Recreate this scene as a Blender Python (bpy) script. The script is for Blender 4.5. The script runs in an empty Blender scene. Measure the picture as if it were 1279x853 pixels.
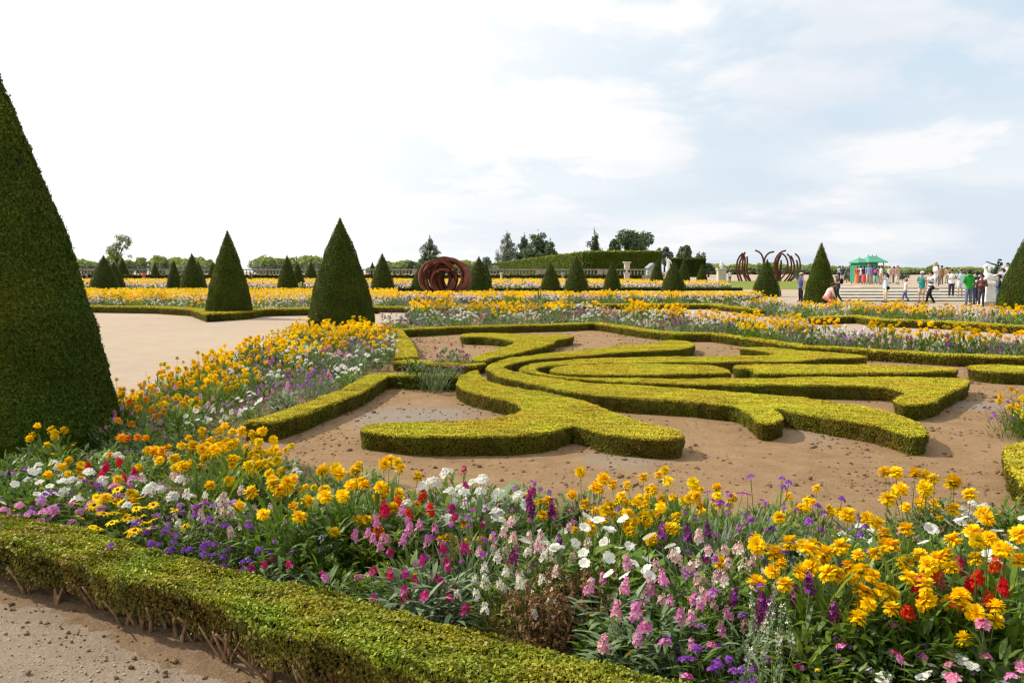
import bpy, bmesh, math, random
import numpy as np
from mathutils import Vector, Matrix, noise
from mathutils.geometry import tessellate_polygon

R_ = math.radians
rnd = random.Random(7)
rng = np.random.default_rng(11)
scene = bpy.context.scene
COL = scene.collection

# ------------------------------------------------------------------ camera
F = 1032.0
CX, CY, HORIZON = 639.5, 426.5, 339.0
EYE = 1.65
PITCH = math.atan((CY - HORIZON) / F)
cam_d = bpy.data.cameras.new('camera')
cam_d.sensor_width = 36.0
cam_d.lens = F / 1279.0 * 36.0
cam_d.clip_start = 0.05
cam_d.clip_end = 6000
cam = bpy.data.objects.new('camera', cam_d)
COL.objects.link(cam)
cam.location = (0, 0, EYE)
cam.rotation_euler = (math.pi / 2 - PITCH, 0, 0)
scene.camera = cam
CP, SP = math.cos(PITCH), math.sin(PITCH)

def ray(px, py):
    a, b = (px - CX) / F, (CY - py) / F
    return a, CP + b * SP, -SP + b * CP

def G(px, py, z=0.0):
    a, b, c = ray(px, py)
    t = (z - EYE) / c
    return (a * t, b * t)

def D(px, py, d):
    a, b, c = ray(px, py)
    t = d / b
    return (a * t, d, EYE + c * t)

SUN_EL, SUN_AZ = R_(40), R_(-70)
SUN = Vector((math.sin(SUN_AZ) * math.cos(SUN_EL), math.cos(SUN_AZ) * math.cos(SUN_EL), math.sin(SUN_EL)))

# ------------------------------------------------------------------ object helpers
def tag(o, label=None, cat=None, group=None, kind=None):
    if label: o['label'] = label
    if cat: o['category'] = cat
    if group: o['group'] = group
    if kind: o['kind'] = kind
    return o

def link(name, me, parent=None):
    o = bpy.data.objects.new(name, me)
    COL.objects.link(o)
    if parent: o.parent = parent
    return o

def empty(name, loc, rz=0.0, label=None, cat=None, group=None):
    o = bpy.data.objects.new(name, None)
    o.empty_display_size = 0.1
    COL.objects.link(o)
    o.location = loc
    o.rotation_euler = (0, 0, rz)
    return tag(o, label, cat, group)

def np_mesh(name, V, K, mats, mi=None, smooth=False):
    """V: (n*K,3) verts; every K verts in a row are one face."""
    V = np.asarray(V, dtype=np.float32).reshape(-1, 3)
    n = len(V) // K
    me = bpy.data.meshes.new(name)
    me.vertices.add(n * K)
    me.vertices.foreach_set('co', V.ravel())
    me.loops.add(n * K)
    me.loops.foreach_set('vertex_index', np.arange(n * K, dtype=np.int32))
    me.polygons.add(n)
    me.polygons.foreach_set('loop_start', np.arange(0, n * K, K, dtype=np.int32))
    me.polygons.foreach_set('loop_total', np.full(n, K, dtype=np.int32))
    if mi is not None: me.polygons.foreach_set('material_index', np.asarray(mi, dtype=np.int32))
    if smooth: me.polygons.foreach_set('use_smooth', np.ones(n, dtype=bool))
    for m in mats: me.materials.append(m)
    me.update(calc_edges=True)
    return me

class MB:
    """collects faces; build() makes ONE mesh"""
    def __init__(s): s.v, s.f, s.m, s.s = [], [], [], []
    def face(s, pts, m=0, smooth=False):
        b = len(s.v); s.v += [tuple(p) for p in pts]
        s.f.append(tuple(range(b, b + len(pts)))); s.m.append(m); s.s.append(smooth)
    def grid(s, rows, m=0, closed=False, smooth=True, cap=False):
        b = len(s.v); n = len(rows[0])
        for r in rows: s.v += [tuple(p) for p in r]
        for i in range(len(rows) - 1):
            for j in range(n if closed else n - 1):
                k = (j + 1) % n
                s.f.append((b + i * n + j, b + i * n + k, b + (i + 1) * n + k, b + (i + 1) * n + j)); s.m.append(m); s.s.append(smooth)
        if cap:
            s.f.append(tuple(b + j for j in range(n))[::-1]); s.m.append(m); s.s.append(False)
            e = b + (len(rows) - 1) * n
            s.f.append(tuple(e + j for j in range(n))); s.m.append(m); s.s.append(False)
    def box(s, c, d, m=0, rz=0.0):
        x, y, z = [q / 2 for q in d]; M = Matrix.Rotation(rz, 3, 'Z'); c = Vector(c)
        P = [c + M @ Vector((sx * x, sy * y, sz * z)) for sx in (-1, 1) for sy in (-1, 1) for sz in (-1, 1)]
        for q in ((0, 1, 3, 2), (4, 6, 7, 5), (0, 4, 5, 1), (2, 3, 7, 6), (0, 2, 6, 4), (1, 5, 7, 3)):
            s.face([P[i] for i in q], m)
    def prism(s, poly, z0, z1, m=0):
        n = len(poly)
        s.face([(x, y, z1) for x, y in poly], m)
        for i in range(n):
            (x0, y0), (x1, y1) = poly[i], poly[(i + 1) % n]
            s.face([(x0, y0, z0), (x1, y1, z0), (x1, y1, z1), (x0, y0, z1)], m)
    def tube(s, pts, rad, m=0, n=8, smooth=True, cap=True):
        pts = [Vector(p) for p in pts]; rows = []
        up = None
        for i, p in enumerate(pts):
            t = (pts[min(i + 1, len(pts) - 1)] - pts[max(i - 1, 0)])
            t = t.normalized() if t.length > 1e-9 else Vector((0, 0, 1))
            if up is None:
                up = Vector((0, 1, 0)) if abs(t.y) < 0.9 else Vector((1, 0, 0))
            a = (up - t * up.dot(t)).normalized(); up = a; b = t.cross(a)
            r = rad[i] if hasattr(rad, '__len__') else rad
            ra, rb = r if hasattr(r, '__len__') else (r, r)
            rows.append([p + a * math.cos(2 * math.pi * k / n) * ra + b * math.sin(2 * math.pi * k / n) * rb for k in range(n)])
        s.grid(rows, m, True, smooth, cap)
    def ball(s, c, r, m=0, nu=8, nv=6, z0=-1.0, z1=1.0):
        r = r if hasattr(r, '__len__') else (r, r, r); rows = []
        for i in range(nv + 1):
            z = z0 + (z1 - z0) * i / nv; ph = math.asin(max(-1, min(1, z)))
            rows.append([(c[0] + r[0] * math.cos(ph) * math.cos(2 * math.pi * k / nu), c[1] + r[1] * math.cos(ph) * math.sin(2 * math.pi * k / nu), c[2] + r[2] * math.sin(ph)) for k in range(nu)])
        s.grid(rows, m, True)
    def lathe(s, prof, c=(0, 0, 0), m=0, n=12, cap=True):
        s.grid([[(c[0] + r * math.cos(2 * math.pi * k / n), c[1] + r * math.sin(2 * math.pi * k / n), c[2] + z) for k in range(n)] for r, z in prof], m, True, True, cap)
    def add(s, o, M=None, mo=0):
        b = len(s.v)
        s.v += [tuple(M @ Vector(p)) for p in o.v] if M is not None else o.v
        s.f += [tuple(i + b for i in f) for f in o.f]; s.m += [m + mo for m in o.m]; s.s += o.s
    def mesh(s, name, mats):
        me = bpy.data.meshes.new(name)
        me.from_pydata(s.v, [], s.f)
        for m in mats: me.materials.append(m)
        me.polygons.foreach_set('material_index', s.m)
        me.polygons.foreach_set('use_smooth', s.s)
        me.update()
        return me
    def build(s, name, mats, parent=None):
        return link(name, s.mesh(name, mats if isinstance(mats, (list, tuple)) else [mats]), parent)

# ------------------------------------------------------------------ materials
def new_mat(name):
    m = bpy.data.materials.new(name); m.use_nodes = True
    nt = m.node_tree; nt.nodes.clear()
    return m, nt, nt.nodes.new, nt.links.new

def leaf_mat(name, cols, rough=0.5, transl=0.3, spec=0.35, patch=0.0, vary=0.0, pscale=2.5):
    """cols: colours picked leaf by leaf (one island each) with larger tone patches"""
    m, nt, N, L = new_mat(name)
    out = N('ShaderNodeOutputMaterial'); geo = N('ShaderNodeNewGeometry')
    ramp = N('ShaderNodeValToRGB'); ramp.color_ramp.interpolation = 'LINEAR'
    els = ramp.color_ramp.elements
    while len(els) < len(cols): els.new(0.5)
    for i, c in enumerate(cols):
        els[i].position = i / max(1, len(cols) - 1); els[i].color = (*c, 1)
    L(geo.outputs['Random Per Island'], ramp.inputs[0])
    class ramp_o: outputs = [ramp.outputs[0]]
    if patch or vary:
        hs = N('ShaderNodeHueSaturation'); L(ramp.outputs[0], hs.inputs['Color']); ramp_o.outputs = [hs.outputs[0]]
        def mr(v, c, d, a=0., b=1.):
            n = N('ShaderNodeMapRange'); n.clamp = True; L(v, n.inputs[0])
            for i, q in enumerate((a, b, c, d)): n.inputs[i + 1].default_value = q
            return n.outputs[0]
        if patch:
            tc = N('ShaderNodeTexCoord'); nz = N('ShaderNodeTexNoise'); nz.inputs['Scale'].default_value = pscale; nz.inputs['Detail'].default_value = 5; nz.inputs['Roughness'].default_value = .65
            L(tc.outputs['Object'], nz.inputs['Vector']); L(mr(nz.outputs[0], 1 - patch, 1 + patch * .6, .3, .7), hs.inputs['Value'])
            n2 = N('ShaderNodeTexNoise'); n2.inputs['Scale'].default_value = pscale * .6; n2.inputs['Detail'].default_value = 3; L(tc.outputs['Object'], n2.inputs['Vector'])
            L(mr(n2.outputs[0], .5 - patch * .07, .5 + patch * .06, .35, .65), hs.inputs['Hue'])
        if vary:
            oi = N('ShaderNodeObjectInfo'); L(mr(oi.outputs['Random'], .5 - vary * (.035 if 'yellow' in name or 'gold' in name else .12), .5 + vary * (.03 if 'yellow' in name else .07)), hs.inputs['Hue'])
            mu = N('ShaderNodeMath'); mu.operation = 'MULTIPLY'; mu.inputs[1].default_value = 7.31; L(oi.outputs['Random'], mu.inputs[0]); fr = N('ShaderNodeMath'); fr.operation = 'FRACT'; L(mu.outputs[0], fr.inputs[0])
            L(mr(fr.outputs[0], 1 - vary, 1 + vary * .35), hs.inputs['Value'])
    ramp = ramp_o
    p = N('ShaderNodeBsdfPrincipled'); p.inputs['Roughness'].default_value = rough
    p.inputs['Specular IOR Level'].default_value = spec
    L(ramp.outputs[0], p.inputs['Base Color'])
    if transl > 0:
        t = N('ShaderNodeBsdfTranslucent'); mx = N('ShaderNodeMixShader'); mx.inputs[0].default_value = transl
        L(ramp.outputs[0], t.inputs[0]); L(p.outputs[0], mx.inputs[1]); L(t.outputs[0], mx.inputs[2]); L(mx.outputs[0], out.inputs[0])
    else:
        L(p.outputs[0], out.inputs[0])
    return m

def noise_mat(name, c1, c2, scale=8.0, rough=0.8, bump=0.3, bscale=None, detail=5, dist=0.02, spec=0.2, c3=None):
    m, nt, N, L = new_mat(name)
    out = N('ShaderNodeOutputMaterial'); p = N('ShaderNodeBsdfPrincipled'); tc = N('ShaderNodeTexCoord')
    n1 = N('ShaderNodeTexNoise'); n1.inputs['Scale'].default_value = scale; n1.inputs['Detail'].default_value = detail
    L(tc.outputs['Object'], n1.inputs['Vector'])
    r = N('ShaderNodeValToRGB'); r.color_ramp.elements[0].position = 0.32; r.color_ramp.elements[1].position = 0.68
    r.color_ramp.elements[0].color = (*c1, 1); r.color_ramp.elements[1].color = (*c2, 1)
    if c3: e = r.color_ramp.elements.new(0.5); e.color = (*c3, 1)
    L(n1.outputs[0], r.inputs[0]); L(r.outputs[0], p.inputs['Base Color'])
    p.inputs['Roughness'].default_value = rough; p.inputs['Specular IOR Level'].default_value = spec
    if bump:
        n2 = N('ShaderNodeTexNoise'); n2.inputs['Scale'].default_value = bscale or scale * 4; n2.inputs['Detail'].default_value = 4
        L(tc.outputs['Object'], n2.inputs['Vector'])
        b = N('ShaderNodeBump'); b.inputs['Strength'].default_value = bump; b.inputs['Distance'].default_value = dist
        L(n2.outputs[0], b.inputs['Height']); L(b.outputs[0], p.inputs['Normal'])
    L(p.outputs[0], out.inputs[0])
    return m

def flat(name, c, rough=0.7, spec=0.3):
    return noise_mat(name, tuple(x * 0.85 for x in c), tuple(min(1, x * 1.12) for x in c), 14, rough, 0.1, 60, 3, 0.005, spec)

M = {}
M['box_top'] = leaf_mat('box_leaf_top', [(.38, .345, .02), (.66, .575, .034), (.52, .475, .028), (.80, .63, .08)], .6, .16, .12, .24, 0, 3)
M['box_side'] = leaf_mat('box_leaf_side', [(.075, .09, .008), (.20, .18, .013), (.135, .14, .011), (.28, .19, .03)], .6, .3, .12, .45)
M['box_core'] = noise_mat('box_core', (.012, .015, .003), (.03, .03, .006), 30, .9, .5)
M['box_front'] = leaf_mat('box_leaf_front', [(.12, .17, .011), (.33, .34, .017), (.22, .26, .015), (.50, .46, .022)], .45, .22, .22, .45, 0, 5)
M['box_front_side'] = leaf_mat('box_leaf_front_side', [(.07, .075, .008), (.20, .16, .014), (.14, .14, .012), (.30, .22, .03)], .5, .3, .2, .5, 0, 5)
M['wood'] = noise_mat('box_stem_bark', (.16, .095, .045), (.36, .23, .12), 40, .85, .5, 120, 5, .004)
M['yew'] = leaf_mat('yew_leaf', [(.034, .062, .006), (.085, .13, .012), (.055, .092, .009), (.125, .155, .018)], .6, .2, .08, .35, 0, 1.6)
M['yew_old'] = leaf_mat('yew_leaf_olive', [(.05, .075, .007), (.125, .155, .014), (.085, .11, .010), (.18, .19, .022)], .6, .2, .08, .35, 0, 1.6)
M['yew_core'] = noise_mat('yew_core', (.006, .010, .003), (.014, .020, .005), 20, .9, .5)
M['green'] = leaf_mat('flower_leaf_green', [(.08, .155, .014), (.16, .27, .026), (.11, .205, .018), (.25, .36, .042)], .45, .35, .3, 0, .2)
M['stalk'] = leaf_mat('flower_stalk_green', [(.11, .18, .02), (.20, .27, .04), (.25, .30, .06)], .5, .3)
M['lime'] = leaf_mat('flower_leaf_lime', [(.12, .20, .015), (.22, .30, .025), (.28, .34, .03)], .45, .35)
M['dark'] = leaf_mat('flower_leaf_dark', [(.045, .09, .014), (.09, .155, .022), (.12, .19, .03)], .45, .3)
M['silver'] = leaf_mat('flower_leaf_silver', [(.12, .18, .08), (.21, .28, .14), (.16, .225, .105)], .55, .2, .3)
M['dry'] = leaf_mat('dry_leaf', [(.12, .06, .02), (.25, .13, .05), (.33, .19, .08), (.19, .10, .035)], .7, .3)
M['straw'] = leaf_mat('straw_stalk', [(.32, .26, .10), (.42, .34, .14)], .7, .2)
PET = {
    'yellow': [(.93, .53, .0), (1.0, .67, .003), (.97, .60, .0), (1.0, .73, .010)],
    'gold': [(.93, .53, .002), (1.0, .69, .005), (.97, .61, .003)],
    'orange': [(.92, .37, .003), (.96, .46, .006)],
    'white': [(.80, .79, .70), (.85, .85, .80), (.78, .76, .62)],
    'cream': [(.80, .76, .52), (.84, .80, .66), (.82, .70, .60)],
    'pink': [(.74, .22, .42), (.80, .36, .52), (.66, .15, .36)],
    'pale': [(.82, .45, .42), (.85, .58, .54), (.78, .36, .38)],
    'magenta': [(.50, .015, .12), (.60, .03, .20), (.38, .008, .10)],
    'purple': [(.28, .055, .42), (.37, .10, .54), (.20, .03, .32)],
    'mauve': [(.42, .20, .52), (.52, .30, .58), (.36, .14, .46)],
    'plum': [(.10, .008, .07), (.18, .015, .11), (.07, .006, .06)],
    'red': [(.72, .02, .008), (.80, .05, .01), (.62, .01, .01)],
    'violet': [(.40, .05, .42), (.50, .09, .48), (.30, .03, .32)],
}
for k, c in PET.items(): M['p_' + k] = leaf_mat('petal_' + k, c, .65, .35, .06, 0, .28 if k not in ('white', 'cream') else .1)
M['disc'] = noise_mat('flower_disc', (.05, .02, .006), (.10, .04, .01), 200, .9, .5)
M['gravel'] = None
M['stone'] = noise_mat('pale_stone', (.40, .36, .29), (.58, .53, .44), 3, .8, .3, 30)
M['stone_grey'] = noise_mat('grey_stone', (.24, .20, .165), (.36, .315, .265), 1.5, .85, .3, 12)
M['marble'] = noise_mat('white_marble', (.74, .74, .70), (.86, .86, .83), 4, .55, .15, 30)
M['bronze'] = noise_mat('green_bronze', (.012, .02, .02), (.04, .055, .05), 20, .45, .2)
M['corten'] = noise_mat('rusted_steel', (.10, .028, .016), (.20, .06, .03), 2.5, .75, .3, 25, spec=.25)
M['kiosk'] = flat('kiosk_green_paint', (.05, .25, .14), .6)
M['kiosk_roof'] = flat('kiosk_roof_green', (.08, .33, .21), .6)
M['grey_paint'] = flat('pavilion_grey', (.36, .42, .40), .6)
M['lead'] = flat('pavilion_roof', (.26, .30, .32), .6)
M['bark'] = noise_mat('tree_bark', (.05, .035, .025), (.12, .09, .065), 6, .9, .6, 25)

# ------------------------------------------------------------------ geometry for foliage shells
def in_poly(P, poly):
    x, y = P[:, 0], P[:, 1]; c = np.zeros(len(P), bool); n = len(poly)
    for i in range(n):
        x0, y0 = poly[i]; x1, y1 = poly[(i + 1) % n]
        if y0 == y1: continue
        t = ((y0 > y) != (y1 > y)) & (x < (x1 - x0) * (y - y0) / (y1 - y0) + x0)
        c ^= t
    return c

def chaikin(p, it=2):
    for _ in range(it):
        q = []
        for i in range(len(p)):
            a, b = p[i], p[(i + 1) % len(p)]
            q += [(a[0] * .75 + b[0] * .25, a[1] * .75 + b[1] * .25), (a[0] * .25 + b[0] * .75, a[1] * .25 + b[1] * .75)]
        p = q
    return p

def area(p):
    return 0.5 * sum(p[i][0] * p[(i + 1) % len(p)][1] - p[(i + 1) % len(p)][0] * p[i][1] for i in range(len(p)))

def leaf_quads(P, Nn, L, W, spread):
    n = len(P)
    nn = Nn + spread * rng.normal(size=(n, 3)); nn /= np.linalg.norm(nn, axis=1, keepdims=True) + 1e-9
    r = rng.normal(size=(n, 3)); t = r - nn * np.sum(r * nn, 1, keepdims=True); t /= np.linalg.norm(t, axis=1, keepdims=True) + 1e-9
    b = np.cross(nn, t)
    s = rng.uniform(.65, 1.25, (n, 1))
    Ls, Ws = L * s / 2, W * s / 2
    cup = nn * (W * .18)
    return np.stack([P - t * Ls, P + b * Ws + cup, P + t * Ls, P - b * Ws + cup], 1).reshape(-1, 3)

def wob(P, sc, seed=0.0):
    """cheap smooth noise, vectorised"""
    x, y, z = P[:, 0] * sc + seed, P[:, 1] * sc - seed * .7, P[:, 2] * sc + seed * .3
    return (np.sin(x * 1.7 + 1.3 * np.sin(y * 1.1 + .5)) + np.sin(y * 2.3 + 1.7 * np.sin(z * 1.3 + x * .4)) + np.sin(z * 2.9 + 1.1 * np.sin(x * 1.9)) + .6 * np.sin(x * 4.1 + y * 3.7) + .6 * np.sin(y * 5.3 - z * 4.3 + x * 1.2)) / 4.2

def hedge(poly, h, leaf=.025, cover=2.0, gap=0.0, label='', group=None, mats=('box_top', 'box_side'), name='box_hedge', rough=.016, loose=.34):
    """clipped box hedge on a closed outline: dark core plus a shell of leaves, one mesh"""
    if area(poly) < 0: poly = poly[::-1]
    n = len(poly); A = area(poly)
    mb = MB()
    # core: inset a little
    ins = []
    off = leaf * .8 + rough * 1.7
    for i in range(n):
        p0, p1, p2 = [Vector(poly[j % n]) for j in (i - 1, i, i + 1)]
        e1, e2 = (p1 - p0), (p2 - p1)
        nrm = Vector((-(e1.y + e2.y), e1.x + e2.x))
        nrm = nrm.normalized() if nrm.length > 1e-9 else Vector((0, 0))
        ins.append(tuple(p1 + nrm * off))
    bm = bmesh.new()
    z0, z1 = (gap + .03 if gap else 0), h - leaf * .6 - rough * 1.1
    va = [bm.verts.new((x, y, z0)) for x, y in ins]; vb = [bm.verts.new((x, y, z1)) for x, y in ins]
    for tri in tessellate_polygon([[Vector((x, y, 0)) for x, y in ins]]):
        a2 = sum(ins[tri[j]][0] * ins[tri[(j + 1) % 3]][1] - ins[tri[(j + 1) % 3]][0] * ins[tri[j]][1] for j in range(3))
        tri = tri if a2 > 0 else tri[::-1]
        try:
            bm.faces.new([vb[j] for j in tri])
            if gap: bm.faces.new([va[j] for j in tri[::-1]])
        except ValueError: pass
    for i in range(n):
        bm.faces.new((va[i], va[(i + 1) % n], vb[(i + 1) % n], vb[i]))
    core = bpy.data.meshes.new(name); bm.to_mesh(core); bm.free()
    nc = len(core.polygons)
    cv = np.zeros(len(core.vertices) * 3, np.float32); core.vertices.foreach_get('co', cv); cv = cv.reshape(-1, 3)
    # leaves
    L, W = leaf, leaf * .62
    la = L * W / 2
    P = np.array(poly); lo, hi = P.min(0), P.max(0)
    ntop = int(cover * A / la)
    cand = rng.uniform(lo, hi, (int(ntop * (np.prod(hi - lo) / max(A, 1e-6)) * 1.02) + 10, 2))
    cand = cand[in_poly(cand, poly)]
    top = np.column_stack([cand, np.full(len(cand), h)])
    top[:, 2] += rng.normal(0, leaf * .16, len(top)) + wob(top, 3.0) * rough + wob(top, 14.0, 3) * rough * .6
    ntp = np.tile([-.12, .08, 1.0], (len(top), 1))
    seg = np.roll(P, -1, 0) - P; sl = np.linalg.norm(seg, axis=1); per = sl.sum()
    ns = int(cover * per * (h - gap) / la)
    idx = rng.choice(n, ns, p=sl / per); t = rng.uniform(0, 1, (ns, 1))
    q = P[idx] + seg[idx] * t
    on = np.column_stack([seg[idx][:, 1], -seg[idx][:, 0]]) / (sl[idx][:, None] + 1e-9)
    u = rng.uniform(0, 1, ns)
    zz = gap + (h - gap) * (1 - (1 - u) ** 1.15)
    side = np.column_stack([q, zz])
    w = wob(side, 4.0, 5) * rough * 1.5 + wob(side, 16.0, 9) * rough
    depth = rng.normal(0, leaf * .3, ns) + w - (1 - u) ** 3 * leaf * 1.0
    side[:, :2] += on * depth[:, None]
    if gap:
        kp = rng.uniform(size=ns) < .35 + .65 * np.clip((zz - gap) / (.5 * (h - gap)) + .4 * wob(side, 7.0, 4), 0, 1)
        side, zz, on, u, ns = side[kp], zz[kp], on[kp], u[kp], int(kp.sum())
    if gap: side[:, 2] += (wob(side, 9.0, 2) * .5) * gap * (1 - u) ** 2
    sn = np.column_stack([on, np.full(ns, .25)])
    ne = int(per * leaf * 2.2 * cover / la)
    i2 = rng.choice(n, ne, p=sl / per); q2 = P[i2] + seg[i2] * rng.uniform(0, 1, (ne, 1)); on2 = np.column_stack([seg[i2][:, 1], -seg[i2][:, 0]]) / (sl[i2][:, None] + 1e-9)
    th = rng.uniform(.15, 1.35, ne); rr = leaf * 1.3 + rough * .6
    edge = np.column_stack([q2 + on2 * (rr * (np.cos(th) - 1))[:, None], h - rr + rr * np.sin(th)]); edge[:, 2] += wob(edge, 3.0) * rough + rng.normal(0, leaf * .15, ne)
    en = np.column_stack([on2 * np.cos(th)[:, None], np.sin(th)])
    Q = np.concatenate([leaf_quads(top, ntp, L, W, loose), leaf_quads(edge, en, L, W, .5), leaf_quads(side, sn, L, W, .55)])
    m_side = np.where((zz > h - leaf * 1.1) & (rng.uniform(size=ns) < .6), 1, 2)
    me = bpy.data.meshes.new(name)
    nq = len(Q) // 4
    me.vertices.add(len(cv) + len(Q)); me.vertices.foreach_set('co', np.concatenate([cv, Q.astype(np.float32)]).ravel())
    li, ls, lt = [], [], []
    for p in core.polygons: ls.append(len(li)); lt.append(len(p.vertices)); li += list(p.vertices)
    ci = len(li)
    me.loops.add(ci + nq * 4)
    me.loops.foreach_set('vertex_index', np.concatenate([np.array(li, np.int32), np.arange(nq * 4, dtype=np.int32) + len(cv)]))
    me.polygons.add(nc + nq)
    me.polygons.foreach_set('loop_start', np.concatenate([np.array(ls, np.int32), ci + np.arange(nq, dtype=np.int32) * 4]))
    me.polygons.foreach_set('loop_total', np.concatenate([np.array(lt, np.int32), np.full(nq, 4, np.int32)]))
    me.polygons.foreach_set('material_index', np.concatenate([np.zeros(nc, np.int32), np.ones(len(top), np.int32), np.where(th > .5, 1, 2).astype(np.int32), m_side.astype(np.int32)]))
    for m in (M['box_core'], M[mats[0]], M[mats[1]]): me.materials.append(m)
    me.update(calc_edges=True)
    bpy.data.meshes.remove(core)
    o = link(name, me)
    return tag(o, label, 'hedge', group)

def strip(pts, w):
    """outline of a band of width w along a polyline (world xy)"""
    pts = [Vector(p) for p in pts]; l, r = [], []
    for i, p in enumerate(pts):
        a = pts[max(i - 1, 0)]; b = pts[min(i + 1, len(pts) - 1)]
        d1 = (p - a).normalized() if i else (b - p).normalized(); d2 = (b - p).normalized() if i < len(pts) - 1 else d1
        m = Vector((-(d1.y + d2.y), d1.x + d2.x)).normalized()
        k = 1 / max(.5, m.dot(Vector((-d1.y, d1.x))))
        l.append(tuple(p + m * w / 2 * k)); r.append(tuple(p - m * w / 2 * k))
    return l + r[::-1]

def cone_mesh(name, H, R, leaf, n, mats, bulge=1.3, vis=None):
    prof = lambda t: R * (1 - t ** bulge) * np.minimum(1, .93 + t * 1.2)
    mb_rows = []
    N = 28
    for i in range(15):
        t = i / 14 * .985
        r = float(prof(np.array(t))) - leaf * .8
        mb_rows.append([(max(.004, r) * math.cos(2 * math.pi * k / N), max(.004, r) * math.sin(2 * math.pi * k / N), t * H) for k in range(N)])
    mb = MB(); mb.grid(mb_rows, 0, True, True, False)
    u = rng.uniform(0, 1, n * 2)
    t = 1 - np.sqrt(u)  # area weighting for a cone
    t = t[rng.uniform(0, 1, len(t)) < .9 + .1 * t][:n]; n = len(t)
    th = rng.uniform(0, 2 * math.pi, n)
    if vis is not None: th = vis[0] + (vis[1] - vis[0]) * rng.uniform(0, 1, n)
    r = prof(t)
    P = np.column_stack([r * np.cos(th), r * np.sin(th), t * H])
    d = wob(P, 2.2 / R, 6) * R * .034 + wob(P, 5 / R, 1) * R * .016 + wob(P, 22 / R, 4) * leaf * .55 + rng.normal(0, leaf * .28, n)
    sl = R / H
    Nn = np.column_stack([np.cos(th), np.sin(th), np.full(n, sl)])
    P[:, :2] += Nn[:, :2] * d[:, None]
    P[:, 2] += np.maximum(0, (t - .97)) * leaf
    stray = rng.uniform(size=n) < .012; P[stray] += Nn[stray] * leaf * rng.uniform(.3, 1.1, (stray.sum(), 1))
    Q = leaf_quads(P, Nn, leaf, leaf * .5, .6)
    core = mb.mesh(name, [])
    base = len(core.vertices)
    cv = np.zeros(base * 3, np.float32); core.vertices.foreach_get('co', cv)
    li = np.zeros(len(core.loops), np.int32); core.loops.foreach_get('vertex_index', li)
    nc = len(core.polygons)
    me = bpy.data.meshes.new(name)
    me.vertices.add(base + n * 4); me.vertices.foreach_set('co', np.concatenate([cv, Q.astype(np.float32).ravel()]))
    me.loops.add(nc * 4 + n * 4); me.loops.foreach_set('vertex_index', np.concatenate([li, np.arange(n * 4, dtype=np.int32) + base]))
    me.polygons.add(nc + n)
    me.polygons.foreach_set('loop_start', np.arange(nc + n, dtype=np.int32) * 4)
    me.polygons.foreach_set('loop_total', np.full(nc + n, 4, np.int32))
    mi = np.where(wob(P, 2 / R, 8) + rng.normal(0, .5, n) > .35, 2, 1)
    me.polygons.foreach_set('material_index', np.concatenate([np.zeros(nc, np.int32), mi.astype(np.int32)]))
    for m in mats: me.materials.append(m)
    me.update(calc_edges=True)
    bpy.data.meshes.remove(core)
    return me


# ------------------------------------------------------------------ people
CLOTH = {}
def cloth(c, rough=.85):
    k = (c, rough)
    if k not in CLOTH: CLOTH[k] = noise_mat('cloth', tuple(x * .85 for x in c), tuple(min(1, x * 1.1) for x in c), 20, rough, .15, 80, 3, .004, .15)
    return CLOTH[k]
SKIN = noise_mat('skin', (.48, .27, .18), (.56, .33, .22), 30, .55, .05, 90)
SKIN_D = noise_mat('skin_tan', (.30, .16, .10), (.36, .20, .13), 30, .55, .05, 90)
EYE_M = flat('eye_dark', (.02, .015, .012), .3)
HAIR = {'black': flat('hair_black', (.012, .010, .010), .5), 'brown': flat('hair_brown', (.05, .028, .016), .5), 'grey': flat('hair_grey', (.35, .33, .31), .6), 'blond': flat('hair_blond', (.30, .20, .09), .5)}

def skin_mesh(name, verts, edges, radii, mat):
    me = bpy.data.meshes.new(name); me.from_pydata(verts, edges, [])
    o = bpy.data.objects.new(name, me); COL.objects.link(o)
    o.modifiers.new('skin', 'SKIN'); s = o.modifiers.new('sub', 'SUBSURF'); s.levels = 1; s.render_levels = 1
    sv = me.skin_vertices[0].data
    for i, r in enumerate(radii): sv[i].radius = (r, r); sv[i].use_root = (i == 0)
    dg = bpy.context.evaluated_depsgraph_get()
    m2 = bpy.data.meshes.new_from_object(o.evaluated_get(dg))
    m2.name = name; m2.materials.clear(); m2.materials.append(mat)
    m2.polygons.foreach_set('use_smooth', [True] * len(m2.polygons))
    bpy.data.objects.remove(o); bpy.data.meshes.remove(me)
    return m2

ARMS = {'down': ((-.01, .135, .635), (.03, .14, .49)), 'front': ((.10, .125, .69), (.19, .035, .80)), 'bent': ((-.01, .145, .64), (.11, .05, .66)), 'up': ((.13, .12, .78), (.17, .05, .93)), 'hip': ((-.03, .19, .66), (.03, .11, .56)), 'reach': ((.10, .12, .69), (.24, .08, .63))}
LEGS = {'stand': ((.01, .055, .27), (-.005, .06, .045)), 'fwd': ((.09, .055, .285), (.12, .05, .05)), 'back': ((-.01, .055, .275), (-.13, .055, .07)), 'wide': ((.02, .08, .27), (0, .10, .045)), 'squat': ((.20, .07, .27), (.10, .07, .04)), 'kneel': ((.19, .06, .06), (-.03, .06, .045))}

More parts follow.
